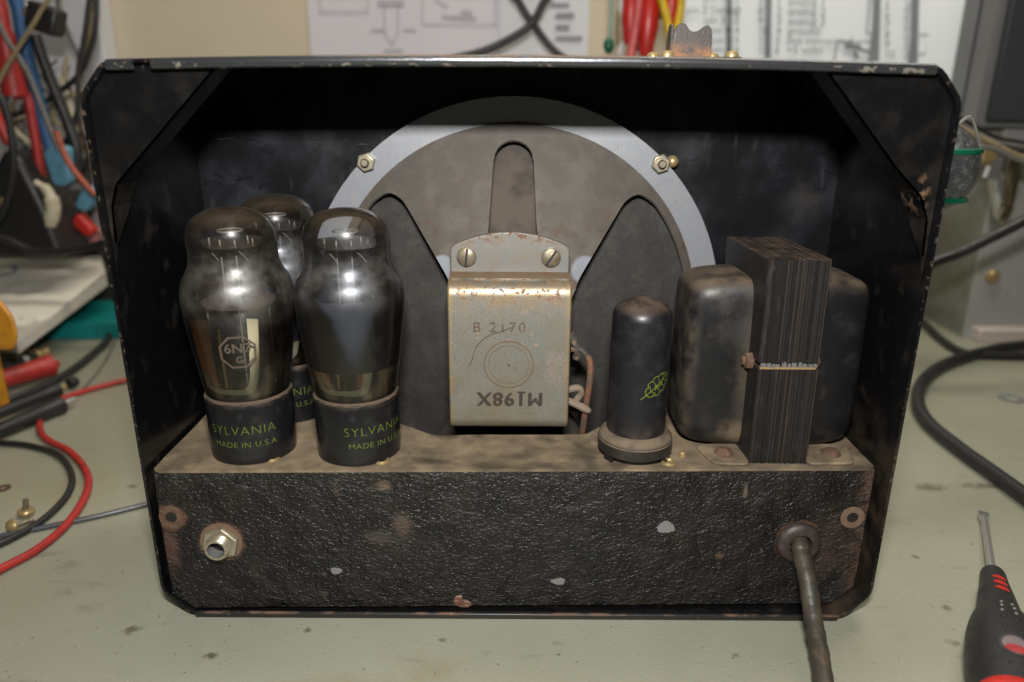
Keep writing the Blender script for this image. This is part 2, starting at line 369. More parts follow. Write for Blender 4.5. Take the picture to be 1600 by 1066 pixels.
m_flange = M('rusty_plated_flange', (.215, .214, .203), .36, .5, org=O_SPK, layers=[
    dict(s=1.5, lo=.4, hi=.7, c=(.17, .15, .12), r=.5), dict(s=5, off=3, lo=.47, hi=.60, z=(13.9, 14.5), c=(.105, .055, .03), r=.8, m=0),
    dict(s=5, off=1, lo=.5, hi=.65, z=(13.25, 12.9), c=(.22, .13, .06), r=.8, m=0), dict(s=8, off=6, lo=.67, hi=.7, c=(.2, .09, .04), m=0)],
    bumps=[dict(s=18, h=.006, str=.5)])
m_shelf = M('dusty_bend', (.125, .09, .055), .7, .1, layers=[dict(s=2, lo=.4, hi=.65, c=(.13, .08, .045))], bumps=[dict(s=12, h=.01, str=.5)])
m_coil = M('dark_coil_wrap', (.03, .025, .02), .7, layers=[dict(s=3, lo=.5, hi=.7, c=(.12, .08, .05))], bumps=[dict(s=9, h=.02)])
m_dark = M('near_black', (.008, .008, .008), .6)
m_brass = M('aged_brass', (.40, .30, .14), .36, .55, layers=[dict(s=6, lo=.5, hi=.75, c=(.22, .14, .06), r=.6)], bumps=[dict(s=14, h=.006, str=.4)])
m_nickel = M('aged_nickel', (.42, .385, .29), .30, .7, layers=[dict(s=5, lo=.5, hi=.75, c=(.25, .19, .11), r=.5)], bumps=[dict(s=16, h=.005, str=.35)])
m_screw = M('dull_screw_steel', (.24, .22, .17), .42, .7, layers=[dict(s=5, lo=.4, hi=.7, c=(.15, .11, .06), r=.6)], bumps=[dict(s=20, h=.005, str=.5)])
m_rust = M('rust', (.075, .038, .022), .85, .05, layers=[dict(s=5, lo=.4, hi=.7, c=(.125, .075, .045))], bumps=[dict(s=20, h=.02, str=.7)])
m_chip = M('bare_metal_chip', (.19, .192, .186), .55, .3, var=.15, vs=4)
m_chiprust = M('rust_chip', (.125, .050, .030), .85, layers=[dict(s=7, lo=.52, hi=.62, c=(.27, .20, .16))])
m_gasket = M('fibre_washer', (.13, .080, .05), .85, var=.3, vs=5)
m_grom = M('old_rubber_grommet', (.028, .021, .020), .5, layers=[dict(s=3, lo=.45, hi=.75, c=(.06, .037, .025), r=.7)], bumps=[dict(s=8, h=.015, str=.4)])
m_cordm = M('worn_rubber_cord', (.036, .031, .023), .5, layers=[
    dict(s=1.2, st=(3,1,.35), d=6, lo=.48, hi=.75, c=(.085, .054, .026), r=.65, k=.8), dict(s=1.5, off=4, d=7, lo=.5, hi=.8, c=(.075, .062, .045), r=.7, k=.7)], bumps=[dict(s=4, st=(2,1,.7), h=.03, str=.4), dict(s=25, h=.01, str=.4)])
m_base = M('black_tube_base', (.007, .007, .008), .26, layers=[
    dict(s=1.5, lo=.5, hi=.8, c=(.017, .016, .016), r=.42), dict(s=13, off=3, lo=.70, hi=.76, c=(.13, .10, .07), r=.8, k=.6),
    dict(s=2, z=(2.2, 2.45), lo=.3, hi=.6, c=(.026, .019, .013), r=.6, k=.8), dict(s=3, off=5, lo=.35, hi=.6, up=True, c=(.16, .11, .065), r=.9)],
    bumps=[dict(s=25, h=.004, str=.5)])
m_glass = glass('dusty_clear_glass', .030, haze=.60, cap_k=.24)
m_glass2 = glass('dusty_smoked_glass', .022, (.92, .93, .94), haze=.56, cap_k=.24, hz0=5.7, hz1=6.9, hcol=(.38, .41, .46), lz=(3.76, 3.70))
m_micac = glass('clear_mica', .10, (.85, .82, .78))
m_coat = M('carbon_coating', (.021, .027, .041), .38, layers=[dict(s=1.8, lo=.4, hi=.7, c=(.022, .025, .034), r=.5), dict(s=3, off=5, z=(5.4, 6.8), lo=.3, hi=.8, c=(.035, .034, .033), r=.7, k=.8)])
m_plate = M('dark_anode', (.009, .010, .013), .3, .3, layers=[dict(s=2, lo=.45, hi=.7, c=(.018, .019, .023), r=.5)])
m_mica = M('mica_disc', (.40, .37, .35), .4, var=.15)
m_micap = M('pink_mica_disc', (.075, .050, .045), .45, var=.2)
m_strip = M('copper_reflection_strip', (.36, .13, .04), .3, .5, layers=[dict(s=2, lo=.4, hi=.7, c=(.24, .085, .03))])
m_cream = M('cream_reflection_band', (.52, .475, .33), .2, .1, var=.15)
m_steel2 = M('dull_wire', (.33, .31, .27), .3, .6)
m_getter = M('getter_mirror', (.42, .41, .38), .12, 1.0, layers=[dict(s=2.5, lo=.4, hi=.7, c=(.10, .10, .105), r=.3)])
m_green = M('green_print', (.088, .128, .008), .7, var=.3, vs=8)
m_tan = M('tan_etched_print', (.062, .046, .032), .7, var=.3, vs=6)
m_mtube = M('black_metal_tube', (.007, .007, .009), .36, spec=.4, layers=[
    dict(s=1.4, d=7, lo=.45, hi=.8, c=(.016, .0155, .018), r=.5), dict(s=1.5, off=2, d=8, lo=.15, hi=.75, up=True, u0=.3, u1=1.0, c=(.075, .050, .033), r=.9),
    dict(s=2, off=6, z=(1.9, .9), d=8, lo=.3, hi=.75, c=(.06, .043, .028), r=.9, k=.8), dict(s=18, off=3, lo=.66, hi=.72, c=(.14, .10, .07), k=.5)], bumps=[dict(s=24, h=.004, str=.5)])
m_bell = M('transformer_black', (.0065, .0065, .0075), .36, spec=.4, org=O_TRF, layers=[
    dict(s=.8, d=7, lo=.45, hi=.8, c=(.019, .018, .017), r=.55), dict(s=1.2, off=3, d=9, lo=.15, hi=.72, up=True, u0=.15, u1=.95, c=(.11, .08, .05), r=.95, k=.9),
    dict(s=1.1, off=5, d=8, lo=.56, hi=.80, c=(.035, .026, .019), r=.8, k=.6),
    dict(box=((8.75, 2.5, 9.6), (.75, 2, 4.5)), bn=.9, bs=1.5, soft=.1, c=(.055, .039, .025), r=.9, k=.7),
    dict(box=((8.6, 2.5, 7.0), (1.3, 2, .9)), bn=.9, bs=2, soft=.1, c=(.13, .092, .056), r=.95, k=.8),
    dict(s=1.3, d=8, off=4, lo=.25, hi=.75, x=(6.95, 6.45), c=(.065, .047, .03), r=.95, k=.75)], bumps=[dict(s=2, h=.03, str=.25), dict(s=24, h=.006, str=.6)])
def lam(n, c, r): return M(n, c, r, .25, layers=[dict(s=3, st=(1,1,.3), lo=.52, hi=.75, c=tuple(q*1.5+.006 for q in c), r=.6), dict(s=2, off=3, d=8, lo=.15, hi=.75, up=True, c=(.12, .082, .052), r=.95, k=.8)], bumps=[dict(s=12, st=(1,1,.3), h=.008, str=.6)])
m_lam = [lam('lamination_black', (.0125, .0115, .0115), .42), lam('lamination_brown', (.021, .0165, .014), .5), lam('lamination_copper', (.085, .045, .028), .5), lam('lamination_rust', (.032, .022, .017), .55)]
m_paperbit = M('grey_paper_shim', (.095, .10, .10), .8, var=.5, vs=5)
m_wood = M('tan_spacer', (.24, .145, .065), .8, var=.3, vs=6)

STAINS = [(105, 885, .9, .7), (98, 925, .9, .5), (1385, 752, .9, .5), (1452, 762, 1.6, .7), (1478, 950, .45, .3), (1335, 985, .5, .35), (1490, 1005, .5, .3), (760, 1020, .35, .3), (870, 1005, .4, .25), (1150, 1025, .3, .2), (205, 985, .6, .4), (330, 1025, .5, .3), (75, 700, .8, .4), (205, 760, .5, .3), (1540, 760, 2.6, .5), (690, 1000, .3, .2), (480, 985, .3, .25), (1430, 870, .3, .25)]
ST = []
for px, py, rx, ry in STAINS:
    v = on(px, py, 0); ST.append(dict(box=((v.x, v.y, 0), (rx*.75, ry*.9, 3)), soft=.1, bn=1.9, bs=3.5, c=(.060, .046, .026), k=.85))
m_table = M('grey_bench_mat', (.270, .272, .212), .40, org=(0, 0, 0), layers=ST+[dict(box=((-5.5, -4.6, 0), (6, 1.9, 3)), soft=.1, bn=.8, bs=.4, c=(.20, .165, .075), k=.8), dict(box=((-24, 12, 0), (7, 7, 3)), soft=.1, bn=.8, bs=.2, c=(.20, .175, .09), k=.6),  # last box: warm ambient light on the left, painted as yellow-olive
    dict(s=.12, lo=.35, hi=.7, c=(.245, .245, .185)), dict(s=.7, off=5, lo=.62, hi=.8, c=(.23, .215, .16), k=.5),
    dict(s=.30, off=9, lo=.60, hi=.75, c=(.22, .185, .11), k=.5),
    dict(s=2.2, off=2, d=6, lo=.68, hi=.76, c=(.11, .09, .06), k=.75), dict(s=6, off=7, d=3, lo=.72, hi=.76, c=(.05, .038, .022), k=.9), dict(s=4, off=17, d=3, lo=.715, hi=.75, c=(.07, .052, .03), k=.8), dict(s=11, off=27, d=2, lo=.74, hi=.77, c=(.55, .54, .46), k=.7), dict(s=.5, off=12, st=(1,3,1), rot=(0,0,.5), d=7, lo=.60, hi=.75, c=(.17, .165, .14), k=.5)],
    bumps=[dict(k='v', s=9, h=.014, str=.5), dict(s=40, h=.003, str=.4)])
m_wall = M('cream_wall_paint', (.58, .505, .385), .8, var=.04, vs=.2, bumps=[dict(s=4, h=.01, str=.2)])
m_board = M('white_board', (.55, .56, .60), .6, var=.04, vs=.2)
m_paper1 = M('grey_white_paper', (.62, .60, .65), .75, var=.02, vs=.3)
m_paper2 = M('bluish_white_paper', (.63, .64, .68), .75, var=.02, vs=.3)
m_paper3 = M('white_paper', (.86, .92, .96), .7, var=.02, vs=.3)
m_ink = M('printer_ink', (.24, .25, .27), .8)
m_inkl = M('faint_ink', (.43, .41, .44), .8)

def pl(name, col, rough=.4, **k): return M(name, col, rough, layers=[dict(s=2, lo=.45, hi=.7, c=tuple(c*.75 for c in col), r=min(1, rough+.15)), dict(s=9, off=3, lo=.62, hi=.7, c=tuple(c*.6+.04 for c in col), k=.5)], bumps=[dict(s=12, h=.006, str=.35)], **k)
m_blk = pl('black_rubber', (.014, .014, .015), .42)
m_gry = pl('grey_sheath', (.13, .125, .115), .5)
m_red = pl('red_silicone', (.34, .022, .018), .45)
m_blue = pl('blue_braid', (.02, .085, .21), .55)
m_lblue = pl('light_blue_plastic', (.10, .26, .38), .5)
m_tanc = pl('tan_cord', (.27, .215, .12), .55)
m_cream2 = pl('cream_sheath', (.50, .45, .33), .5)
m_orange = pl('orange_red_wire', (.34, .075, .035), .5)
m_amber = pl('amber_rubber', (.46, .20, .012), .45)
m_teal = pl('teal_plastic', (.0, .19, .185), .5)
m_steel = M('bright_steel', (.55, .55, .54), .22, .8)
m_gold = M('gold_plating', (.60, .44, .20), .22, .7)
m_green2 = pl('green_plastic', (.0, .10, .05), .35)
m_yellow = pl('yellow_sheath', (.62, .42, .005), .45)
m_clip = pl('red_clip_boot', (.50, .02, .015), .35)
m_white = pl('white_sheath', (.55, .55, .52), .45)
m_inst = M('grey_instrument_paint', (.30, .30, .29), .5, var=.06, vs=.6, bumps=[dict(s=20, h=.004, str=.3)])
m_instd = M('olive_side_paint', (.19, .195, .165), .5, layers=[dict(s=.6, lo=.4, hi=.7, c=(.155, .155, .125))])
m_panel = pl('dark_slate_panel', (.022, .024, .030), .5)
m_lens = M('clouded_plastic', (.05, .055, .055), .15, layers=[dict(s=2.5, lo=.45, hi=.75, c=(.13, .135, .135), r=.3), dict(s=9, lo=.64, hi=.70, c=(.3, .3, .3))], bumps=[dict(s=5, h=.05, str=.5)])

# ------------------------------------------------------------------ setting: bench top, wall
mb = MB(); mb.box((0, 14, -1.5), (190, 92, 3)); tag(mb.build('table', m_table, bevel=.2), kind='structure')
mb = MB(); mb.box((0, 50.5, 27), (220, 4, 90)); tag(mb.build('wall', m_wall), kind='structure')
WY = 48.5
mb = MB(); mb.box((-36.5-40, 47.2, 27), (80, 2.4, 88)); tag(mb.build('wall_board', m_board, bevel=.2), 'bluish white panel on the wall behind the hanging cable tangle', 'panel')

# ------------------------------------------------------------------ amplifier case
cab = thing('amplifier_case', (0, 4, 0), 'black enamelled metal amplifier case with open back and cut corners', 'amplifier case')
def bow(x): return 0.20*max(0, 1-(x/13.0)**2)
def rnd(poly, r, n=4):
    out = []; N = len(poly)
    for i in range(N):
        p = Vector(poly[i]); a = (Vector(poly[i-1])-p); b = (Vector(poly[(i+1) % N])-p)
        k = min(r, a.length*.45, b.length*.45); p0 = p+a.normalized()*k; p1 = p+b.normalized()*k
        for j in range(n+1):
            t = j/n; q = p0*(1-t)**2+p*2*t*(1-t)+p1*t*t; out.append((q.x, q.y))
    return out
def case_outline(o, n=3):
    X = 13.75-o; T = 20.42-o; ct = .95; cx_ = .98
    base = [(-X+1.05, 0.02+o), (X-1.05, 0.02+o), (X, 1.15), (X, T-ct-.1), (X-cx_*.9, T)]
    top = [(X-cx_*.9-(2*X-2*cx_*.9)*i/12, T) for i in range(1, 12)]
    return rnd(base+top+[(-X+cx_*.9, T), (-X, T-ct-.1), (-X, 1.15)], .35, n)
def cmap(y): return lambda x, z: (x, y, z+(bow(x) if z > 19.9 else 0))
o_ = case_outline(0); i_ = case_outline(.11)
mb = MB(); n = len(o_)
y0, y1 = 0.0, 8.35
vs = [cmap(y0)(*p) for p in o_]+[cmap(y1)(*p) for p in o_]+[cmap(y0)(*p) for p in i_]+[cmap(y1)(*p) for p in i_]
fs = []
for k in range(n):
    k2 = (k+1) % n
    fs += [(k, k2, n+k2, n+k), (2*n+k, 3*n+k, 3*n+k2, 2*n+k2), (k, 2*n+k, 2*n+k2, k2), (n+k, n+k2, 3*n+k2, 3*n+k)]
mb.add(vs, fs); mb.build('shell', m_case, cab, smooth=30)
mb = MB(); mb.prism(case_outline(.05), cmap(8.1), cmap(8.3)); mb.build('front_panel', m_back, cab, smooth=30)
# corner plates with a flange that turns inwards
def gusset(P, diag):
    mb = MB(); mb.prism(P, lambda x, z: (x, .30, z), lambda x, z: (x, .38, z))
    nd = len(diag)-1
    for i_, (a, b) in enumerate(zip(diag[:-1], diag[1:])):
        da, db = [.45 if j in (0, nd) else 1.6 for j in (i_, i_+1)]
        if diag[i_+1][1] > 19.8: db = 1.6
        a = Vector(a); b = Vector(b); d = (b-a).normalized(); nrm = Vector((-d.y, d.x))
        if (nrm.x*a.x < 0): nrm = -nrm
        q = nrm*.07
        mb.add([(a.x, .3, a.y), (b.x, .3, b.y), (b.x+.0, db, b.y), (a.x, da, a.y), (a.x+q.x, .3, a.y+q.y), (b.x+q.x, .3, b.y+q.y), (b.x+q.x, db, b.y+q.y), (a.x+q.x, da, a.y+q.y)],
               [(0,1,2,3),(4,7,6,5),(0,4,5,1),(3,2,6,7),(0,3,7,4),(1,5,6,2)])
    return mb
m_guss = M('dusty_corner_enamel', (.004, .004, .0042), .2, spec=.35, org=O_CASE, layers=[dict(s=1.2, lo=.45, hi=.75, c=(.008, .0075, .007), r=.3), dict(s=16, d=3, lo=.72, hi=.76, c=(.10, .08, .06), k=.6),
    dict(s=1.2, off=5, lo=.35, hi=.65, z=(18.5, 15.5), c=(.022, .017, .012), r=.7, k=.6), dict(s=3, off=3, lo=.50, hi=.60, box=((13.15, .3, 16.3), (.35, 3, 1.3)), soft=.2, c=(.17, .10, .055), r=.8, k=.6)], bumps=[dict(s=10, h=.01, str=.4)])
gl = [(-13.62, 13.6), (-13.47, 14.7), (-13.40, 15.9), (-13.15, 16.6), (-9.4, 20.3), (-12.75, 20.3), (-13.62, 19.3)]
gusset(gl, gl[1:5]).build('corner_plate', m_guss, cab, smooth=30, weld=False)
gr = [(13.62, 13.4), (13.5, 14.4), (13.42, 15.6), (13.1, 16.35), (12.1, 17.3), (9.5, 20.2), (12.75, 20.3), (13.62, 19.3)]
gusset(gr, gr[1:6]).build('corner_plate', m_guss, cab, smooth=30, weld=False)
# rolled top rim with a notch near the left corner
def rim(x0, x1, n):
    prof = [(0.02, 20.29), (-.07, 20.32), (-.12, 20.40), (-.12, 20.52), (-.07, 20.60), (.05, 20.63), (.05, 20.29)]
    vs = []; fs = []
    for i in range(n+1):
        x = x0+(x1-x0)*i/n; dz = bow(x)-.2+random.uniform(-.006, .006)
        tw = 1.0
        for (y, z) in prof: vs.append((x, y*tw, z+dz))
    k = len(prof)
    for i in range(n):
        for j in range(k): fs.append((i*k+j, i*k+(j+1) % k, (i+1)*k+(j+1) % k, (i+1)*k+j))
    fs += [tuple(range(k)), tuple(range(n*k, n*k+k))[::-1]]
    return MB().add(vs, fs)
rb = rim(-11.35, 12.72, 60); q = rim(-12.75, -11.95, 3); rb.add(q.v, q.f)
rb.build('top_rim', m_lip, cab, smooth=50)
# bottom rim
mb = MB(); mb.box((0, -.03, .13), (25.1, .15, .24)); mb.build('bottom_rim', m_rimlow, cab, bevel=.05)
# latch on the top
lt = MB()
P = [at(1030, 86, 3.2), at(1152, 88, 3.2)]
zt = 20.62
lt.prism([(-1.45, -.75), (1.5, -.75), (1.5, .75), (-1.45, .75)], lambda x, y: (6.0+x, 3.4+y, zt), lambda x, y: (6.0+x, 3.4+y, zt+.13))
lat = lt.build('latch_plate', m_rimlow, cab, bevel=.03)
m_latch = M('rusty_latch_steel', (.045, .038, .035), .5, .4, org=O_CASE, layers=[dict(s=2, lo=.35, hi=.6, z=(21.35, 20.8), c=(.24, .12, .05), r=.8, m=.1), dict(s=8, lo=.6, hi=.7, c=(.10, .085, .07))], bumps=[dict(s=14, h=.02, str=.6)])
lo = [(5.50, 20.7), (6.95, 20.7), (6.92, 21.45), (6.88, 21.66), (6.75, 21.80), (6.62, 21.74), (6.42, 21.60), (6.26, 21.57), (6.12, 21.63), (6.0, 21.80), (5.85, 21.86), (5.68, 21.75), (5.58, 21.5)]
mb = MB(); mb.prism(lo, lambda x, z: (x-.33, 3.28, z), lambda x, z: (x-.33, 3.40, z))
mb.prism([(3.3, 20.7), (4.1, 20.7), (4.0, 21.5), (3.8, 21.8), (3.45, 21.84), (3.3, 21.7)], lambda y, z: (5.17, y, z), lambda y, z: (5.27, y, z))
mb.build('latch_loop', m_latch, lat, smooth=40, weld=False, bevel=.02)
for x, y in ((5.0, 2.85), (7.2, 2.85), (4.7, 3.9), (6.8, 3.9)):
    MB().lathe([(.24, 0), (.24, .06), (.2, .15), (.1, .2), (0, .21)], (x, y, zt+.12), seg=20).build('rivet', m_brass, lat)

# ------------------------------------------------------------------ chassis
cha = thing('amplifier_chassis', (0, 4, 0), 'black wrinkle painted amplifier chassis with dusty top, jack and paint chips', 'chassis')
CT = 6.22
def fy(x): return .42+.020*x
L_, R_ = -13.46, 13.42
front = [(L_, .95), (L_, CT), (R_, CT), (R_, 1.05), (12.55, .22), (-12.65, .22)]
mb = MB(); mb.prism(front, lambda x, z: (x, fy(x), z), lambda x, z: (x, fy(x)+.1, z)); 
fr = mb.build('front_face', m_chassis, cha, smooth=30, bevel=.06)
top = [(L_, fy(L_)), (R_, fy(R_)), (R_, 8.0), (5.6, 8.0), (5.6, 6.6), (4.9, 5.9), (2.85, 3.55), (-3.35, 3.25), (-5.0, 4.5), (-6.2, 5.8), (-6.2, 8.0), (L_, 8.0)]
mb = MB(); v, f = plate(rnd(top, .25, 3), [], .35, lambda x, y: (x, y, CT+.035*math.sin(x*.9)*math.sin(y*1.3)*(1 if y > 1 else 0)))
mb.add(v, f); mb.build('top_face', m_ctop, cha, smooth=40, solid=.1)
# side wall of the chassis along the speaker cut-out
mb = MB()
cut = [(5.6, 8.0), (5.6, 6.6), (4.9, 5.9), (2.85, 3.55), (-3.35, 3.25), (-5.0, 4.5), (-6.2, 5.8), (-6.2, 8.0)]
for a, b in zip(cut[:-1], cut[1:]): mb.add([(a[0], a[1], CT-.06), (b[0], b[1], CT-.06), (b[0], b[1], .1), (a[0], a[1], .1)], [(0,1,2,3)])
mb.build('inner_wall', m_case, cha, smooth=0, solid=.08)
def hexnut(c, axis, af, h, hole):
    return MB().lathe([(hole, 0), (af, 0), (af, h*.8), (af*.9, h), (hole, h)], c, axis, 6, ph=.3, close=True)
# input jack
jx, jz = -11.25, 3.25; jy = fy(jx)
MB().lathe([(.45, 0), (.80, 0), (.80, .05), (.45, .05)], (jx, jy, jz), (0, -1, 0), 40, close=True).build('jack_washer', m_gasket, cha)
nut = hexnut((jx, jy-.05, jz), (0, -1, 0), .72, .22, .45); jn = nut.build('jack_nut', m_nickel, cha, smooth=20, bevel=.025)
pr = [(.38, 0)]
for i in range(5): pr += [(.46, .16+i*.078), (.425, .20+i*.078)]
pr += [(.45, .56), (.41, .60), (.33, .60), (.32, .1), (.31, -.6)]
MB().lathe(pr, (jx, jy-.02, jz), (0, -1, 0), 40).build('jack_bushing', m_nickel, cha, smooth=30)
MB().lathe([(0, 0), (.318, 0), (.318, -.02), (0, -.02)], (jx, jy-.14, jz), (0, -1, 0), 24).build('jack_bore', m_dark, cha)
MB().lathe([(.322, .12), (.322, .56), (.325, .56), (.325, .12)], (jx, jy-.02, jz), (0, -1, 0), 24, close=True).build('jack_sleeve', M('grey_bore', (.13, .13, .13), .5), cha)
# chassis screw holes with washers
for (x, z, mm) in ((-13.0, 4.33, m_rust), (12.84, 4.18, m_gasket)):
    MB().lathe([(.22, 0), (.46, 0), (.46, .03), (.22, .04)], (x, fy(x)-.0, z), (0, -1, 0), 32, close=True).build('screw_eyelet', mm, cha)
    MB().lathe([(.0, 0), (.22, 0), (.22, .015), (0, .015)], (x, fy(x)-.002, z), (0, -1, 0), 24).build('screw_hole', m_dark, cha)
# paint chips
def chip(cx_, cz_, rx, rz, mm, seed):
    rr = random.Random(seed); N = 44; a = [1+.10*math.sin(i*2*PI/44*3+seed)+rr.uniform(-.10, .10) for i in range(N)]
    P = [(cx_+rx*a[i]*math.cos(2*PI*i/N), cz_+rz*a[i]*math.sin(2*PI*i/N)) for i in range(N)]
    MB().prism(P, lambda x, z: (x, fy(x)-.012, z), lambda x, z: (x, fy(x)+.02, z)).build('paint_chip', mm, cha, smooth=0)
chip(-7.0, 1.92, .22, .15, m_chip, 1); chip(1.63, 1.38, .27, .15, m_chip, 5); chip(5.7, 3.78, .33, .25, m_chip, 3)
chip(-2.28, .50, .18, .27, m_chiprust, 4); chip(-2.03, .36, .24, .18, m_chiprust, 9)
# rivets of the sockets
for x, y in ((-9.34, 1.14), (-5.14, 1.0), (5.72, 1.02), (6.37, 1.62)):
    r = .30 if x < 6 else .14
    MB().lathe([(0, .02), (r*.45, .03), (r*.62, .09), (r*.9, .10), (r, .03), (r, -.02)], (x, y, CT+.05), seg=24).build('rivet', m_brass, cha)
# grommet
gx, gz = 10.88, 3.12; gy = fy(gx)
MB().lathe([(.34, .0), (.86, 0), (.88, .10), (.80, .24), (.62, .33), (.45, .33), (.40, .2), (.4, -.2)], (gx, gy, gz), (0, -1, 0), 40).build('grommet', m_grom, cha, smooth=60)
# ------------------------------------------------------------------ power cord
cp = spline([(10.85, gy+1.2, 3.25), (10.86, gy-.1, 3.2), (10.80, gy-.60, 2.95), (10.80, -.75, 2.45), (10.82, -1.35, 1.7), (10.72, -2.2, 1.18), (10.55, -3.2, .85), (10.1, -5.0, .5), (9.4, -7.6, .42), (9.6, -12, .42)], 10)
MB().tube(cp, [.335+.012*math.sin(i*.9)+.008*math.sin(i*2.3) for i in range(len(cp))], 18).build('power_cord', m_cordm, cha, smooth=60)

# ------------------------------------------------------------------ loudspeaker
SC = Vector((-.2, 7.6, 10.4))
spk = thing('loudspeaker', SC, 'round loudspeaker seen from behind with grey basket and M198X magnet yoke', 'loudspeaker')
sx, sz = SC.x, SC.z
MB().lathe([(7.75, 0), (8.95, 0), (9.05, .06), (9.05, .5), (7.75, .5)], (sx, 7.98, sz), (0, -1, 0), 96, close=True).build('mounting_ring', m_ring, spk, smooth=40)
def by(r): 
    if r < 3: return 3.75
    return 3.75+(r-3)*.7415
def arc(r, a0, a1, n): return [(r*math.cos(math.radians(a0+(a1-a0)*i/n)), r*math.sin(math.radians(a0+(a1-a0)*i/n))) for i in range(n+1)]
slot = [(-1.05, 3.2), (-.82, 6.6)]+[(-.02+.78*math.cos(a), 6.6+.72*math.sin(a)) for a in [PI-PI*i/10 for i in range(11)]]+[(.78, 6.6), (1.0, 3.2)]
wl = rnd([(-2.45, 2.15), (-4.55, 4.98)]+[(-5.2, 5.25)]+arc(7.62, 141, 226, 18)+[(-4.3, -6.2), (-3.3, -5.6), (-1.9, -2.4), (-1.8, 0)], .35, 3)
wr = [(-x, z) for x, z in wl][::-1]
sb = [(x, -z) for x, z in slot][::-1]
v, f = plate(arc(7.95, 0, 358, 110), [slot, wl, wr, sb], .24, lambda x, z: (sx+x, by(math.hypot(x, z)), sz+z))
MB().add(v, f).build('basket', m_basket, spk, smooth=40, solid=.12)
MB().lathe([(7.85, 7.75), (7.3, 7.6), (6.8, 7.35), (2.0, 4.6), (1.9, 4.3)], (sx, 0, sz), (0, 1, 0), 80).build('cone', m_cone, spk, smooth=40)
# magnet yoke: bent strip
yx0, yx1 = -2.62, 1.94
def strip_profile():
    inner = [(5.6, 7.25)]
    pts = [(5.6, 7.12), (2.5, 7.12)]
    pts += [(2.5-.5*math.sin(a), 7.62-.5*math.cos(a)) for a in [PI/2*i/6 for i in range(1, 7)]]
    pts += [(2.0+.55-.55*math.cos(a), 12.45+.55*math.sin(a)) for a in [PI/2*i/6 for i in range(0, 7)]]
    pts += [(3.25, 13.0)]
    return pts
sp_ = strip_profile(); N = len(sp_); th_ = .22
off = []
for i, p in enumerate(sp_):
    a = Vector(sp_[max(i-1, 0)]); b = Vector(sp_[min(i+1, N-1)]); d = (b-a).normalized(); nn = Vector((d.y, -d.x))
    q = Vector(p)+nn*th_; off.append((q.x, q.y))
mb = MB(); vs = []
for x in (yx0, yx1):
    vs += [(x, p[0], p[1]) for p in sp_]+[(x, p[0], p[1]) for p in off]
fs = []; K = 2*N
for i in range(N-1):
    fs += [(i, i+1, K+i+1, K+i), (N+i, K+N+i, K+N+i+1, N+i+1), (i, N+i, N+i+1, i+1), (K+i, K+i+1, K+N+i+1, K+N+i)]
fs += [(0, K, K+N, N), (N-1, 2*N-1, K+2*N-1, K+N-1)]
mb.add(vs, fs); yk = mb.build('magnet_yoke', m_yoke, spk, smooth=50, bevel=.07, bseg=3)
# mounting flange with arched top
fl = [(yx0+.03, 13.0)]+[(yx0+.03+(yx1-yx0-.06)*i/12, 14.05+.58*math.sin(PI*i/12)**.8) for i in range(13)]+[(yx1-.03, 13.0)]
mb = MB(); mb.prism(rnd(fl, .15, 2), lambda x, z: (x, 3.25, z), lambda x, z: (x, 3.50, z)); fg = mb.build('yoke_flange', m_flange, spk, smooth=30, bevel=.05)
mb = MB(); mb.prism([(2.55, 12.96), (3.3, 12.90), (3.3, 13.12), (3.05, 13.10), (2.7, 13.015)], lambda y, z: (yx0+.02, y, z), lambda y, z: (yx1-.02, y, z)); mb.build('yoke_bend', m_shelf, spk, smooth=40)
for (x, z, a) in ((-1.97, 13.68, 1.45), (1.21, 13.68, 1.0)):
    s_ = MB().lathe([(.37, 0), (.37, .06), (.30, .12), (0, .14)], (x, 3.24, z), (0, -1, 0), 28).build('yoke_screw', m_screw, spk, smooth=40)
    rot = Matrix.Rotation(-a, 3, 'Y')
    MB().box((x, 3.10, z), (.66, .05, .085), rot).build('screw_slot', m_dark, s_)
# pole piece circle: two shallow grooved rings
pz, pxx = 9.83, -.36
MB().lathe([(.90, 0), (.945, 0), (.945, .02), (.90, .02)], (pxx, 2.0, pz), (0, -1, 0), 56, close=True).build('pole_ring', M('rusty_groove', (.10, .065, .03), .7, var=.4, vs=4), yk)
MB().lathe([(.74, 0), (.775, 0), (.775, .018), (.74, .018)], (pxx, 2.0, pz), (0, -1, 0), 56, close=True).build('pole_ring', M('rusty_groove_thin', (.11, .08, .045), .7, var=.4, vs=4), yk)
MB().lathe([(0, 0), (.035, 0), (.03, .015), (0, .016)], (pxx, 2.0, pz-.02), (0, -1, 0), 12).build('pole_centre', m_dark, yk)
mk = text_mb('M198X', .78, lambda x, y: (-.30-x, 1.985, 8.46-y), wscale=.98, spacing=1.15)
mk2 = text_mb('M198X', .78, lambda x, y: (-.27-x, 1.9835, 8.47-y), wscale=.98, spacing=1.15); mk.add(mk2.v, mk2.f)
for q_ in (.03, .015):
    mk3 = text_mb('M198X', .78, lambda x, y: (-.30-q_-x, 1.983-q_/20, 8.46-q_/2-y), wscale=.98, spacing=1.15); mk.add(mk3.v, mk3.f)
mk.add([(-.30-x, 1.984, 8.46-y) for x, y in ((-.58, -.285), (-.28, -.285), (-.28, -.215), (-.58, -.215))], [(0, 1, 2, 3)])
mk.build('stamped_marking', M('black_stamp_ink', (.022, .017, .011), .7, layers=[dict(s=6, lo=.62, hi=.76, c=(.13, .12, .095))]), yk, smooth=0, weld=False, fix=False)
m_punch = M('punched_digits', (.06, .036, .018), .7, layers=[dict(s=7, lo=.58, hi=.72, c=(.15, .135, .105))])
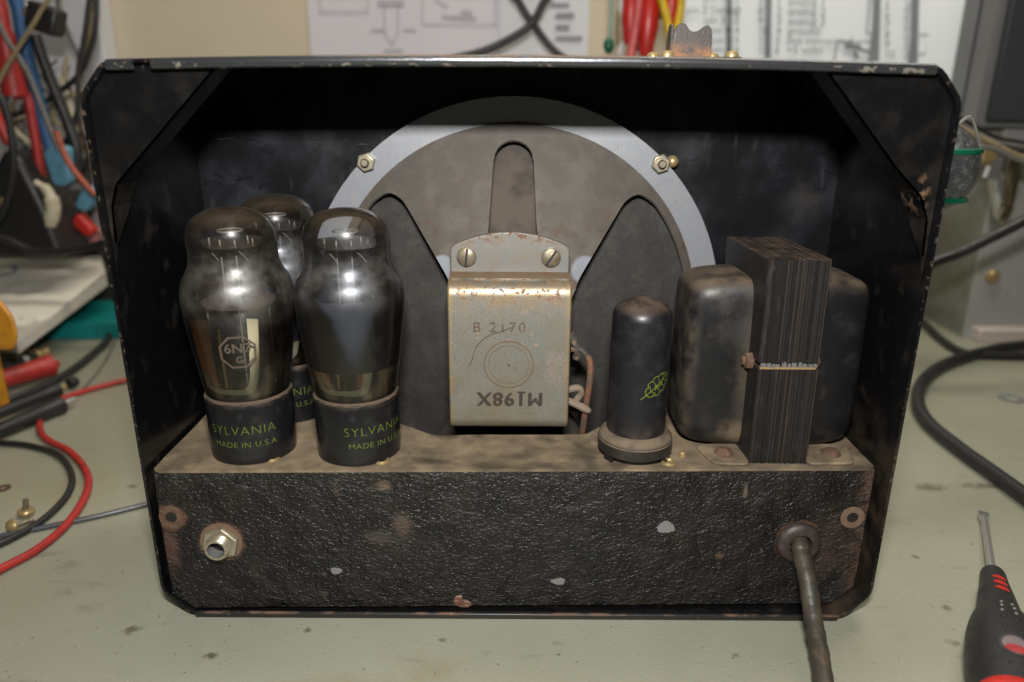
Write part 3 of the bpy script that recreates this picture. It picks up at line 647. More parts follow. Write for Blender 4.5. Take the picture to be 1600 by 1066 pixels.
text_mb('B 2170', .56, lambda x, y: (-.72+x, 1.985, 11.28+y), wscale=1.0, spacing=1.28).build('punched_number', m_punch, yk, smooth=0, fix=False)
# scratch curling over the number
sp2 = spline([(-1.85, 1.985, 9.75), (-1.72, 1.985, 10.05), (-1.6, 1.985, 10.5), (-1.15, 1.985, 10.95), (-.6, 1.985, 11.15), (-.25, 1.985, 11.3)], 6)
MB().tube(sp2, .014, 5).build('scratch', m_punch, yk)
# coil inside the yoke and its leads
MB().lathe([(2.15, 0), (2.3, .1), (2.3, 1.6), (2.1, 1.7)], (-.34, 2.45, 9.9), (0, 1, 0), 40).build('field_coil', m_coil, spk, smooth=40)
m_lead = M('brown_cloth_lead', (.14, .060, .030), .85, layers=[dict(s=4, lo=.45, hi=.65, c=(.075, .055, .04))], bumps=[dict(s=14, h=.03)])
m_lead2 = M('grey_cloth_lead', (.17, .13, .095), .9, var=.3, vs=4, bumps=[dict(s=14, h=.03)])
mb = MB(); mb.tube(spline([at(893, 545, 3.0), at(906, 548, 2.9), at(921, 562, 2.8), at(922, 590, 2.8), at(917, 625, 3.0), at(912, 660, 3.4), at(909, 680, 3.8)], 6), [.13]*8+[.13]*29, 8)
mb.build('coil_lead', m_lead, spk)
mb = MB(); mb.tube(spline([at(885, 625, 3.2), at(905, 634, 3.0), at(922, 643, 3.0)], 5), [.15]*6+[.16, .16, .15, .13, .09], 8); mb.tube(spline([at(880, 612, 3.2), at(902, 606, 3.1), at(908, 614, 3.2), at(900, 626, 3.3)], 5), .14, 8)
mb.build('coil_lead', m_lead2, spk)
mb = MB(); mb.tube(spline([at(890, 520, 3.1), at(898, 536, 3.0), at(904, 548, 2.95), at(900, 560, 3.0)], 5), .17, 8); mb.tube(spline([at(905, 545, 2.9), at(914, 552, 2.85), at(924, 566, 2.85)], 5), .15, 8); mb.build('coil_lead', m_coil, spk)
# studs and nuts
for (x, z) in ((-6.35, 16.8), (5.9, 16.82), (-6.35, 4.0), (5.9, 4.0)):
    b = hexnut((x, 7.47, z), (0, -1, 0), .40, .28, .15).build('stud_nut', m_nickel, spk, smooth=20, bevel=.02)
    MB().lathe([(.17, -.2), (.17, .5), (.13, .56)], (x, 7.47, z), (0, -1, 0), 16).build('stud', m_screw, b)
MB().ball((6.45, 7.7, 16.88), .26).build('stud_tab', m_brass, spk)

# ------------------------------------------------------------------ vacuum tubes
def rad_at(prof, z):
    for (r0, z0), (r1, z1) in zip(prof[:-1], prof[1:]):
        if z0 <= z <= z1: return r0+(r1-r0)*(z-z0)/(z1-z0)
    return prof[-1][0]
def prof_smooth(pts, n=6): return [(max(p.x, 0), p.y) for p in spline([Vector((a, b, 0)) for a, b in pts], n)]
GP = prof_smooth([(1.50, 2.40), (1.57, 2.75), (1.70, 3.6), (1.84, 4.6), (1.95, 5.6), (1.985, 6.2), (1.90, 6.75), (1.70, 7.12), (1.57, 7.45), (1.54, 7.8), (1.55, 8.2), (1.51, 8.6), (1.34, 8.95), (.95, 9.22), (.45, 9.35), (0, 9.38)], 5)
def cyl_map(c, R, a0, zc, eps=.012, prof=None):
    def fm(x, y):
        r = (rad_at(prof, zc+y) if prof else R)+eps
        a = a0+x/R; return (c[0]+r*math.sin(a), c[1]-r*math.cos(a), c[2]+zc+y)
    return fm
def tube_valve(c, label, smoked, a0, stamp=False):
    t = thing('vacuum_tube', c, label, 'vacuum tube', 'glass vacuum tubes on the chassis')
    V = Vector(c)
    b = MB().lathe([(1.52, .0), (1.58, .06), (1.62, 2.38), (1.60, 2.45), (1.50, 2.47)], V, seg=64).build('tube_base', m_base, t, smooth=40)
    text_mb('SYLVANIA', .50, cyl_map(c, 1.61, a0, 1.42), wscale=1.02, spacing=1.12, bold=-.010).build('lettering', m_green, b, smooth=0, fix=False)
    text_mb('MADE IN U.S.A', .31, cyl_map(c, 1.61, a0+.04, .86), wscale=1.06, spacing=1.1, bold=-.003).build('lettering', m_green, b, smooth=0, fix=False)
    g = MB().lathe(GP, V, seg=64).build('glass_bulb', m_glass2 if smoked else m_glass, t, smooth=60)
    MB().lathe([(1.46, 2.46), (1.575, 2.46), (1.58, 2.50), (1.545, 2.54)], V, seg=64).build('cement_ring', M('tan_cement', (.075, .052, .035), .9, var=.3, vs=4), t, smooth=40)
    if smoked:
        cp_ = [(rad_at(GP, z)-.02, z) for z in [3.72+.15*i for i in range(19)]]
        MB().lathe(cp_+[(p[0]-.03, p[1]) for p in cp_[::-1]], V, seg=64, close=True).build('inner_coating', m_coat, t, smooth=60)
    # lower mirror patch on the rear of the bulb
    rr = [(rad_at(GP, z)-.05, z) for z in [2.75+.16*i for i in range(8 if smoked else 18)]]
    vs = []; fs = []; SG = 30
    for r, z in rr:
        for k in range(SG+1):
            a = math.radians(-20+220*k/SG); vs.append(V+Vector((r*math.cos(a), r*math.sin(a), z)))
    for i in range(len(rr)-1):
        for k in range(SG): q = i*(SG+1)+k; fs.append((q, q+1, q+SG+2, q+SG+1))
    MB().add(vs, fs).build('getter_patch', m_getter, t, smooth=60, fix=False)
    # electrode structure, and solid bands that imitate reflections in the bulb
    MB().lathe([(1.02, 3.5), (1.04, 3.55), (1.04, 5.8), (1.0, 5.85)], V+Vector((0, .15, 0)), seg=40).build('anode', m_plate, t, smooth=40)
    if not smoked: MB().lathe([(0, 5.95), (1.32, 5.95), (1.32, 6.0), (0, 6.0)], V, seg=40).build('mica_disc', m_micap, t, smooth=30)
    MB().box(V+Vector((.1, .25, 7.0)), (.85, .12, 1.9)).build('upper_plate', m_plate, t, bevel=.03)
    MB().lathe([(0, 8.12), (1.40, 8.12), (1.40, 8.15), (0, 8.15)], V, seg=40).build('mica_disc', m_micac, t, smooth=30)
    mb = MB()
    for a in (-.6, .5, 2.2):
        p = V+Vector((1.0*math.sin(a), -1.0*math.cos(a), 8.0)); mb.tube(spline([p, p+Vector((.2, -.15, -.1)), p+Vector((.42, -.2, -.34))], 4), .022, 6)
    for x in (-.75, .8): mb.tube([V+Vector((x, -.2, 8.05)), V+Vector((x, -.2, 8.32))], .03, 6)
    mb.build('mica_spring', m_steel, t)
    def band(pts, wd):
        P = spline([Vector(p) for p in pts], 6); n_ = len(P); vs = []; rr_ = []
        for i, p in enumerate(P):
            d = (P[min(i+1, n_-1)]-P[max(i-1, 0)]).normalized(); q = Vector((-d.z, 0, d.x))*((wd[0]+(wd[1]-wd[0])*i/(n_-1))/2); o2 = Vector((0, .03, 0))
            vs += [V+p+q, V+p-q, V+p-q+o2, V+p+q+o2]
        f2 = [(4*i+j, 4*i+(j+1) % 4, 4*i+4+(j+1) % 4, 4*i+4+j) for i in range(n_-1) for j in range(4)]
        return MB().add(vs, f2+[(0, 1, 2, 3), tuple(4*n_-4+j for j in (3, 2, 1, 0))])
    band([(-1.12, -1.08, 5.5), (-1.05, -1.1, 4.5), (-.86, -1.12, 2.98)], (.62, .42)).build('copper_reflection', m_strip, t, smooth=40)  # added band in place of the brown strip mirrored in the bulb
    mb = MB(); mb.tube([V+Vector((-.42, -1.12, 5.2)), V+Vector((-.40, -1.12, 4.2)), V+Vector((-.36, -1.10, 2.95))], .055, 8); mb.build('brass_rod', m_brass, t)
    band([(-1.05, -1.15, 3.5), (-.92, -1.17, 3.0), (-.5, -1.2, 2.83), (.2, -1.22, 2.80), (.55, -1.2, 2.98), (.70, -1.18, 3.4), (.78, -1.18, 4.2), (.84, -1.16, 5.6)], (.10, .40)).build('cream_reflection', m_cream, t, smooth=40)  # added band shaped like the cream U-shaped reflection low in the bulb
    if smoked: band([(.48, -1.12, 5.2), (.46, -1.12, 4.4), (.40, -1.12, 3.0)], (.26, .22)).build('copper_reflection', M('dark_copper_reflection', (.24, .06, .03), .4, .4), t, smooth=40)  # second added band, standing in for a dark red reflection
    mb = MB()
    for a in (-2.6, -1.1, .35, 1.5, 2.5): mb.tube([V+Vector((1.12*math.sin(a), -1.12*math.cos(a), 2.8)), V+Vector((1.12*math.sin(a), -1.12*math.cos(a), 6.0))], .035, 6)
    for a in (-.5, .5, 2.2): mb.tube([V+Vector((.55*math.sin(a), -.55*math.cos(a), 6.0)), V+Vector((.55*math.sin(a), -.55*math.cos(a), 8.3))], .03, 6)
    mb.build('support_wire', m_steel2, t, smooth=60)
    MB().lathe([(.42, 0), (.46, 0), (.46, .05), (.42, .05)], V+Vector((0, -.1, 8.55)), seg=24, close=True).build('getter_ring', m_steel2, t)
    if stamp:
        zc, aa = 4.55, .24
        fm = cyl_map(c, 1.80, aa, zc, .012, GP)
        mb = MB(); N8 = 8; ring = []
        for rr_ in (.66, .58):
            for k in range(N8): 
                a = PI/8+2*PI*k/N8; ring.append((rr_*math.cos(a), rr_*math.sin(a)))
        vs = []
        for lay in (0, 1):
            for k in range(N8):
                p = Vector(ring[lay*8+k]); q = Vector(ring[lay*8+(k+1) % 8])
                for j in range(4): w_ = p.lerp(q, j/4); vs.append(fm(w_.x, w_.y))
        mb.add(vs, [(k, (k+1) % 32, 32+(k+1) % 32, 32+k) for k in range(32)]); mb.build('type_stamp', m_tan, g, smooth=0, fix=False)
        text_mb('6N7', .50, cyl_map(c, 1.80, aa, zc+.14, .012, GP), spacing=1.0, bold=.01).build('type_stamp', m_tan, g, smooth=0, fix=False)
        text_mb('G', .36, cyl_map(c, 1.80, aa+.02, zc-.30, .012, GP), bold=.01).build('type_stamp', m_tan, g, smooth=0, fix=False)
    return t
tube_valve((-10.30, 2.12, CT+.05), 'clear glass vacuum tube stamped 6N7, front left, lettering centred on its base', False, .10, True)
tube_valve((-6.18, 2.06, CT+.05), 'grey coated glass vacuum tube nearest the magnet yoke, lettering running off its right', True, .66)
tube_valve((-9.86, 5.85, CT+.05), 'smoky glass vacuum tube standing behind the other two tubes', True, .12)

# metal tube
mtc = (4.55, 1.93, CT+.05); V = Vector(mtc)
mt = thing('metal_vacuum_tube', mtc, 'short black metal vacuum tube with green leaf emblem beside the transformer', 'vacuum tube')
MB().lathe([(1.10, .95), (1.12, 1.2), (1.10, 5.5), (1.06, 5.72), (.92, 5.92), (.62, 6.10), (.28, 6.19), (.24, 6.24), (0, 6.26)], V, seg=64).build('metal_can', m_mtube, mt, smooth=50)
m_dustrim = M('dusty_skirt', (.014, .012, .011), .45, layers=[dict(s=1.2, d=8, lo=.1, hi=.6, up=True, u0=.05, u1=.6, c=(.125, .092, .060), r=.95), dict(s=1.4, off=3, d=8, lo=.5, hi=.8, c=(.04, .03, .021), r=.9, k=.7)])
MB().lathe([(1.1, 1.05), (1.28, .98), (1.40, .82), (1.42, .74), (1.38, .72), (1.42, .68), (1.42, .28), (1.38, .25), (1.18, .25)], V, seg=64).build('skirt', m_dustrim, mt, smooth=40)
MB().lathe([(1.13, 0), (1.18, .04), (1.18, .42)], V, seg=48).build('tube_base', m_base, mt, smooth=40)
mb = MB()
for a in (-.95, .95, 2.6, 3.7):
    d = Vector((math.sin(a), -math.cos(a), 0)); mb.box(V+d*1.33+Vector((0, 0, .17)), (.42, .16, .24), Matrix.Rotation(a, 3, 'Z'))
mb.build('skirt_lug', m_base, mt, bevel=.03)
# leaf emblem: outline, veins and letters bent round the can
lm = cyl_map(mtc, 1.12, .46, 3.15, .010)
def stroke(mb, pts, w):
    P = spline([Vector((a, b, 0)) for a, b in pts], 4); vs = []; n_ = len(P)
    for i, p in enumerate(P):
        d = (P[min(i+1, n_-1)]-P[max(i-1, 0)]).normalized(); q = Vector((-d.y, d.x, 0))*w/2
        vs += [lm(p.x+q.x, p.y+q.y), lm(p.x-q.x, p.y-q.y)]
    mb.add(vs, [(2*i, 2*i+1, 2*i+3, 2*i+2) for i in range(n_-1)])
def lf(u, v):       # along / across the leaf
    a = math.radians(38); return (u*math.cos(a)-v*math.sin(a), u*math.sin(a)+v*math.cos(a))
mb = MB()
stroke(mb, [lf(-.78, -.02), lf(-.5, 0), lf(-.2, .0), lf(.2, .02), lf(.62, .03)], .035)
for s_ in (1, -1):
    out = [(-.52, 0), (-.46, .14), (-.34, .20), (-.30, .17), (-.22, .29), (-.08, .32), (-.03, .26), (.08, .34), (.22, .32), (.26, .25), (.38, .27), (.50, .20), (.52, .14), (.62, .10), (.66, .03)]
    stroke(mb, [lf(u, v*s_) for u, v in out], .035)
    for u in (-.3, -.08, .14, .36): stroke(mb, [lf(u, .01*s_), lf(u+.06, .12*s_), lf(u+.09, .22*s_)], .025)
mb.build('leaf_emblem', m_green, mt, smooth=0, weld=False, fix=False)
text_mb('RCS', .24, lambda x, y: lm(*(lambda p: (p[0], p[1]))((x*.8+.08, y+x*.5+.03))), bold=.012).build('leaf_emblem', m_green, mt, smooth=0, fix=False)

# ------------------------------------------------------------------ power transformer
trf = thing('power_transformer', (9.9, 3, CT), 'black power transformer with exposed laminated core on the right of the chassis', 'transformer')
A0, A1 = Vector((8.73, .98, 0)), Vector((10.93, 1.02, 0)); back = Vector((-.22, 4.5, 0))
mb = MB(); NL = 38; z0, z1, zs = CT+.05, 14.10, 10.16
xd = (A1-A0)
rr = random.Random(3)
for i in range(NL):
    a = A0+xd*(i/NL); b = A0+xd*((i+.88)/NL); mb.cur = rr.choice([0, 1, 0, 1, 0, 1, 0, 0, 3])
    if i == 0: mb.cur = 0
    if i == NL-1: mb.cur = 3
    for (za, zb) in ((z0, zs-.03), (zs+.16, z1)):
        jy_ = rr.uniform(-.025, .025); tilt = (14.1-(za+zb)/2)*0
        ex = Vector((-.10, 0, 0))*((zb-6.2)/8) ; ex0 = Vector((-.10, 0, 0))*((za-6.2)/8)
        zz = zb+rr.uniform(-.02, .02)
        p = [a+ex0, b+ex0, b+ex0+back, a+ex0+back]; q = [a+ex, b+ex, b+ex+back, a+ex+back]
        mb.add([(s.x, s.y+jy_, za) for s in p]+[(s.x, s.y+jy_, zz) for s in q], [(0,3,2,1),(4,5,6,7),(0,1,5,4),(1,2,6,5),(2,3,7,6),(3,0,4,7)])
mb.cur = 0
mb.box((9.78, 3.3, 10.1), (2.05, 4.2, 7.6), Matrix.Rotation(.045, 3, 'Z'))
core = mb.build('laminated_core', m_lam, trf, smooth=0, weld=False)
mb = MB()
u_ = .03
while u_ < .95:
    wd_ = rr.uniform(.035, .085); a = A0+xd*(u_+wd_/2)+Vector((-.05, 0, 0)); hh = rr.uniform(.12, .24)
    mb.box((a.x+.03, a.y+.06+rr.uniform(-.04, .03), zs-.03+hh/2), (wd_*2.0, .12, hh), Matrix.Rotation(rr.uniform(-.08, .08), 3, 'Y')); u_ += wd_+rr.uniform(.004, .03)
mb.build('paper_shim', m_paperbit, core, smooth=0, weld=False)
mb = MB(); mb.box((A0.x+1.02, 1.02, zs-.04), (2.02, .1, .07)); mb.build('gap_spacer', m_wood, core)
def bell(x0, x1, y0, y1, z0, z1, side):
    me_ = MB(); n_ = 9
    # rounded box grown from a superellipse section swept along x, closed by a domed cheek
    secs = []
    rows = [(0.0, 1.0), (.30, .995), (.52, .975), (.70, .94), (.84, .88), (.93, .80), (.98, .70), (1.0, .58)]
    N_ = 48
    for t_, k_ in rows:
        x = (x0+(x1-x0)*t_)
        ring = []
        for j in range(N_):
            a = 2*PI*j/N_; ca, sa = math.cos(a), math.sin(a); e = .30
            yy = (abs(ca)**e)*(1 if ca >= 0 else -1); zz_ = (abs(sa)**e)*(1 if sa >= 0 else -1)
            hy = (y1-y0)/2; hz = (z1-z0)/2; sh = (1-k_)*1.6
            ring.append(((x), (y0+y1)/2+yy*(hy-sh), (z0+z1)/2+zz_*(hz-sh)))
        secs.append(ring)
    vs = [p for r_ in secs for p in r_]; fs = []
    for i in range(len(rows)-1):
        for j in range(N_): j2 = (j+1) % N_; fs.append((i*N_+j, i*N_+j2, (i+1)*N_+j2, (i+1)*N_+j))
    fs.append(tuple(range((len(rows)-1)*N_, len(rows)*N_)))
    return me_.add(vs, fs)
bell(8.72, 6.35, 2.0, 5.4, CT+.12, 13.15, -1).build('end_bell', m_bell, trf, smooth=50)
bell(10.7, 13.12, 1.95, 5.4, CT+.12, 13.2, 1).build('end_bell', m_bell, trf, smooth=50)
for P, bx in ((rnd([(7.0, 2.4), (7.35, .82), (8.75, .75), (8.75, 2.6)], .35), 7.95), (rnd([(10.95, 2.6), (10.95, .82), (12.75, .92), (13.05, 2.5)], .35), 12.1)):
    fo = MB().prism(P, lambda x, y: (x, y, CT+.04), lambda x, y: (x, y, CT+.17)).build('mounting_foot', m_ctop, trf, smooth=40, bevel=.05)
    MB().lathe([(.36, 0), (.36, .05), (.27, .16), (.1, .22), (0, .23)], (bx, 1.62, CT+.16), seg=24).build('foot_rivet', m_rust, fo, smooth=50)
# clamp bolts
b = hexnut((8.70, 1.75, 10.15), (-1, 0, 0), .34, .28, .1).build('clamp_nut', m_rust, trf, smooth=20, bevel=.03)
MB().cyl((8.75, 1.75, 10.15), (8.3, 1.75, 10.15), .17, 16).build('clamp_bolt', m_rust, b)
MB().lathe([(.3, 0), (.3, .08), (.2, .18), (0, .2)], (10.9, 1.6, 10.2), (1, 0, 0), 20).build('clamp_bolt', m_brass, trf)

# ------------------------------------------------------------------ bench clutter, left
def cable(pts, r, mm, name, label, cat='cable', n=8, seg=10, group=None):
    return tag(MB().tube(spline(pts, n), r, seg).build(name, mm, smooth=60), label, cat, group)
def T(lst, z): return [on(px, py, z) for px, py in lst]
def H(lst, Y):
    if lst[0][1] <= -20:            # what leaves the photo at the top goes on up to where it hangs
        (ax, ay), (bx, by_) = lst[0], lst[1]; k = .35*(ax-bx)/max(1, by_-ay)
        lst = [(ax-k*460, -500), (ax-k*200, -240)]+list(lst)
        if isinstance(Y, (list, tuple)): Y = [Y[0], Y[0]]+list(Y)
    return [at(px, py, (Y if not isinstance(Y, (list, tuple)) else Y[i])) for i, (px, py) in enumerate(lst)]

cable(T([(-60, 925), (0, 890), (60, 857), (108, 815), (136, 768), (134, 735), (108, 705), (74, 687), (62, 668), (68, 643), (95, 624), (150, 606), (210, 592), (260, 586)], .22), .19, m_red, 'test_lead', 'red silicone test lead curving across the bench beside the case', 'test lead')
cable(T([(-50, 690), (0, 692), (50, 697), (92, 712), (112, 742), (104, 775), (62, 816), (0, 850), (-50, 868)], .20), .17, m_blk, 'test_lead', 'black test lead looping beside the two loose screws', 'test lead')
cable(T([(-40, 845), (0, 838), (80, 822), (160, 805), (245, 784)], .14), .125, M('dark_grey_lead', (.05, .055, .065), .3), 'grey_cable', 'straight dark grey cable running under the red lead to the case', 'cable')
cable(T([(-60, 640), (0, 628), (60, 607), (110, 580), (152, 547), (170, 527), (160, 514), (120, 510), (80, 511), (30, 530), (-40, 560)], .4), .26, m_blk, 'black_cable', 'thick black cable bent in a loop behind the probes', 'cable')
cable(T([(185, 520), (170, 555), (150, 585), (130, 607)], .1), .09, m_gry, 'grey_wire', 'thin grey wire lying on the bench beyond the red lead', 'wire')
# red probe
def probe(name, label, a, b, rr, mm, tipm, tip, zc):
    A = on(*a, zc); B = on(*b, zc); t = thing(name, (A.x, A.y, 0), label, 'test probe')
    d = (B-A); L = d.length
    MB().lathe([(rr*.55, 0), (rr*.8, L*.15), (rr*.9, L*.55), (rr, L*.75), (rr*1.05, L*.9), (rr*1.18, L*.93), (rr*1.18, L*.985), (rr*.6, L)], A, d, 24).build('handle', mm, t, smooth=40)
    E = B+d.normalized()*tip
    MB().lathe([(rr*.42, 0), (rr*.42, tip*.7), (rr*.3, tip)], B-d.normalized()*.02, d, 14).build('tip', tipm, t, smooth=40)
    return t
probe('test_probe', 'red test probe with flared finger guard by the paper stack', (-60, 612), (82, 570), .68, m_red, m_red, .45, 1.0)
probe('test_probe', 'black test probe with bare metal tip beside the red lead', (-70, 702), (97, 632), .52, m_blk, m_steel, 1.0, .55)
t = probe('test_probe', 'black probe plug with gold ring and rounded cap', (-60, 668), (93, 608), .40, m_blk, m_gold, .5, .5)
B = on(108, 600, .5); D = (on(122, 594, .5)-B)
MB().lathe([(.34, 0), (.36, .1), (.36, .5), (.28, .62), (0, .64)], B, D, 20).build('cap', m_blk, t, smooth=40)
# coax plug with gold tips
A = on(-30, 592, .9); B = on(66, 552, .9); d = (B-A); L = d.length
t = thing('coaxial_plug', (A.x, A.y, 0), 'black coaxial plug with two gold plated ends above the red probe', 'plug')
MB().lathe([(.42, 0), (.45, L*.6), (.36, L*.62), (.36, L*.95)], A, d, 20).build('plug_body', m_blk, t, smooth=40)
MB().lathe([(.5, 0), (.5, .4)], A+d*.62, d, 20).build('collar', m_steel, t)
MB().lathe([(.44, 0), (.44, .35)], A+d*.86, d, 20).build('collar', m_gold, t)
MB().lathe([(.30, 0), (.30, .6)], A+d*.97, d, 20).build('gold_tip', m_gold, t)
# loose screws and washer
for (a, b, lab) in (((42, 794), (38, 772), 'shiny round head brass screw, the one farther from the bench front'), ((22, 822), (52, 812), 'brass round head screw lying on its side under the black lead')):
    if a[0] == 42:
        p = on(42, 806, 0); t = thing('loose_screw', p, lab, 'screw')
        MB().lathe([(0, 0), (.22, .02), (.36, .14), (.38, .28), (.34, .34), (.12, .36)], p, seg=24).build('screw_head', m_brass, t, smooth=40)
        MB().cyl(p+Vector((0, 0, .35)), p+Vector((.05, .1, .85)), .12, 14).build('screw_shank', m_screw, t)
    else:
        p = on(*a, .3); q = on(*b, .2); t = thing('loose_screw', (p.x, p.y, 0), lab, 'screw'); d = p-q
        MB().lathe([(.34, 0), (.36, .08), (.28, .24), (.1, .33), (0, .34)], p, d, 24).build('screw_head', m_brass, t, smooth=40)
        MB().cyl(p, q, .12, 14).build('screw_shank', m_screw, t)
p = on(5, 764, 0)
tag(MB().lathe([(.16, .01), (.36, .01), (.36, .08), (.16, .08)], p, seg=28, close=True).build('loose_washer', m_rust, smooth=30), 'small rusty washer lying flat near the left bench edge', 'washer')

# papers and what lies around
def slab(name, P, z0, z1, mm, label, cat, bevel=.05):
    return tag(MB().prism(P, lambda x, y: (x, y, z0), lambda x, y: (x, y, z1)).build(name, mm, smooth=0, bevel=bevel), label, cat)
SL = .16
def tilt(px, py, dz=0.0):      # points of the sloping cover
    r = ray(px, py); k0 = 1.9+dz+SL*(0-20); t_ = (k0+SL*CAM.y-CAM.z)/(r.z-SL*r.y); return CAM+r*t_
q = [tilt(26, 536), tilt(166, 432), tilt(158, 400), tilt(60, 392), tilt(-80, 378), tilt(-140, 520)]
m_pages = M('page_edges', (.50, .48, .42), .8, layers=[dict(s=2, st=(.2,.2,9), lo=.45, hi=.6, c=(.38, .36, .32))])
m_cover = M('packet_paper', (.72, .69, .60), .6, var=.05)
bk = thing('paper_packet', (q[0].x, q[0].y, 1.0), 'crumpled cream paper packet with a printed blue circle on top', 'paper packet')
P2 = [(v.x, v.y) for v in q]
def zc_(x, y, d): return (x, y, 1.9+SL*(y-20)+d)
MB().prism(P2, lambda x, y: zc_(x, y, -.8), lambda x, y: zc_(x, y, .02)).build('pages', m_pages, bk, smooth=0)
from mathutils import noise as mn
def crum(x, y): return .62*(mn.noise(Vector((x*.16, y*.16, 1)))+.6*abs(mn.noise(Vector((x*.38, y*.30, 5))))+.25*mn.noise(Vector((x*.9, y*.9, 9))))+.12
v, f = plate(P2, [], .8, lambda x, y: zc_(x, y, crum(x, y)))
MB().add(v, f).build('cover', m_cover, bk, smooth=25)
cc = tilt(-5, 430)
vs = [zc_(cc.x+r_*math.cos(2*PI*k/48), cc.y+r_*math.sin(2*PI*k/48), crum(cc.x+r_*math.cos(2*PI*k/48), cc.y+r_*math.sin(2*PI*k/48))+.04) for r_ in (1.25, 1.6) for k in range(48)]
MB().add(vs, [(k, (k+1) % 48, 48+(k+1) % 48, 48+k) for k in range(48)]).build('printed_circle', M('faded_blue_ink', (.16, .19, .29), .7), bk)
q = [on(60, 505, 1.5), on(120, 505, 1.5), on(240, 503, 1.5), on(240, 440, 1.5), on(60, 440, 1.5)]
slab('plastic_folder', [(v.x, v.y) for v in q], .05, 1.5, m_teal, 'teal plastic folder lying under the cream paper packet', 'folder', .1)
# amber rubber holster of a meter
YH = 14.0
p = at(25, 500, YH); zb, zt_ = at(8, 549, YH).z, at(8, 462, YH).z
MBh = MB().prism(rnd([(-9, zb), (-.35, zb), (0, zb+.8), (0, zt_-1.2), (-.7, zt_), (-9, zt_)], .6, 5), lambda x, z: (p.x+x, YH, z), lambda x, z: (p.x+x-5.6, YH+6, z))
MBh.box((p.x-7.4, YH+3.5, zb/2), (3, 6, zb))          # its stand, left of the frame
tag(MBh.build('meter_holster', m_amber, smooth=40, bevel=.3, bseg=3), 'rounded amber rubber meter holster at the left edge of the bench', 'meter holster')

# hanging tangle of cables
cable(H([(-8, -40), (2, 20), (12, 90), (24, 150)], 34), [.5]*28+[.75]*5+[.9]*8, m_red, 'red_cable_sleeve', 'thick red sleeve at the far left of the hanging tangle', 'cable sleeve')
cable(H([(24, 150), (42, 150), (52, 200), (62, 260), (70, 310)], 34.5), .36, m_red, 'red_cable', 'red cable dropping from the thick sleeve behind the case corner', 'cable')
cable(H([(-20, 150), (0, 195), (16, 225)], 32), .4, m_red, 'red_cable', 'short red cable end at the left photo edge below the sleeve', 'cable')
cable(H([(20, -40), (30, 20), (40, 80), (58, 150), (74, 215), (88, 250)], 35), .5, m_blue, 'braided_cable', 'blue braided cable slanting down through the tangle', 'cable')
cable(H([(85, -40), (62, 20), (28, 75), (2, 120), (-20, 170)], 32), .16, m_tanc, 'tan_wire', 'thin tan cord crossing in front of the blue braided cable', 'cord')
cable(H([(-20, 0), (10, 60), (42, 112), (70, 180), (92, 235)], 33), .2, m_gry, 'grey_cable', 'grey cable crossing the tangle from the upper left', 'cable')
cable(H([(90, -40), (92, 10), (108, 55), (124, 90), (128, 130)], 38), .17, m_gry, 'grey_wire', 'thin grey wire hanging in front of the white panel', 'wire')
cable(H([(142, -40), (137, 20), (130, 70), (122, 115), (122, 165), (112, 205), (96, 240), (70, 262)], 36), .2, m_blk, 'black_cable', 'black cable hanging vertically beside the case corner', 'cable')
cable(H([(150, -40), (150, 30), (142, 75), (125, 115), (95, 142), (55, 168), (0, 186), (-40, 196)], 37), .22, m_blk, 'black_cable', 'black cable sweeping left behind the blue braided cable', 'cable')
cable(H([(138, -30), (144, 20), (138, 60), (128, 100)], 38.5), .16, m_tanc, 'tan_wire', 'short tan cord between the two hanging black cables', 'cord')
cable(H([(55, 55), (66, 90), (85, 140), (105, 190), (120, 235), (118, 280)], 35.5), .42, m_blk, 'black_cable', 'thick black cable below the black plug', 'cable')
cable(H([(-30, 120), (5, 160), (18, 215), (20, 270), (5, 330), (-20, 360)], 31), .26, m_blk, 'black_cable', 'black cable curving down the left photo edge', 'cable')
cable(H([(88, 205), (98, 235), (112, 262), (135, 290), (150, 305)], 33), .22, m_orange, 'orange_wire', 'orange red wire running down over the light blue clip', 'wire')
cable(H([(60, 262), (90, 240), (110, 210), (135, 215), (160, 222)], 39), .18, m_blk, 'black_wire', 'thin black wire looping behind the light blue clip', 'wire')
cable(H([(20, 195), (50, 175), (80, 165), (110, 150), (140, 140)], 42), .2, m_cream2, 'cream_wire', 'cream wire crossing high behind the tangle', 'wire')
cable(H([(10, 190), (35, 215), (60, 232), (85, 240)], 38), .22, m_cream2, 'cream_wire', 'cream wire running towards the light blue clip', 'wire')
cable(H([(95, 120), (112, 175), (125, 215), (150, 180)], 43), .2, m_cream2, 'cream_wire', 'cream wire forming a loop beside the case edge', 'wire')
cable(H([(55, 285), (74, 298), (83, 325), (76, 355), (62, 392)], 33), [.25]*6+[.4]*6+[.55]*10+[.5]*6+[.4]*5, m_cream2, 'curved_handle', 'curved cream tool handle beside the black pouch', 'tool handle')
t = thing('black_plug', at(72, 32, 34), 'square black plug with a silver end among the cables', 'plug')
c0 = at(72, 30, 34)
MB().box(c0, (2.2, 1.6, 1.9), Matrix.Rotation(.35, 3, 'Y')).build('plug_body', m_blk, t, bevel=.25)
MB().cyl(at(42, 14, 34), at(52, 22, 34), .5, 18).build('silver_end', m_steel, t)
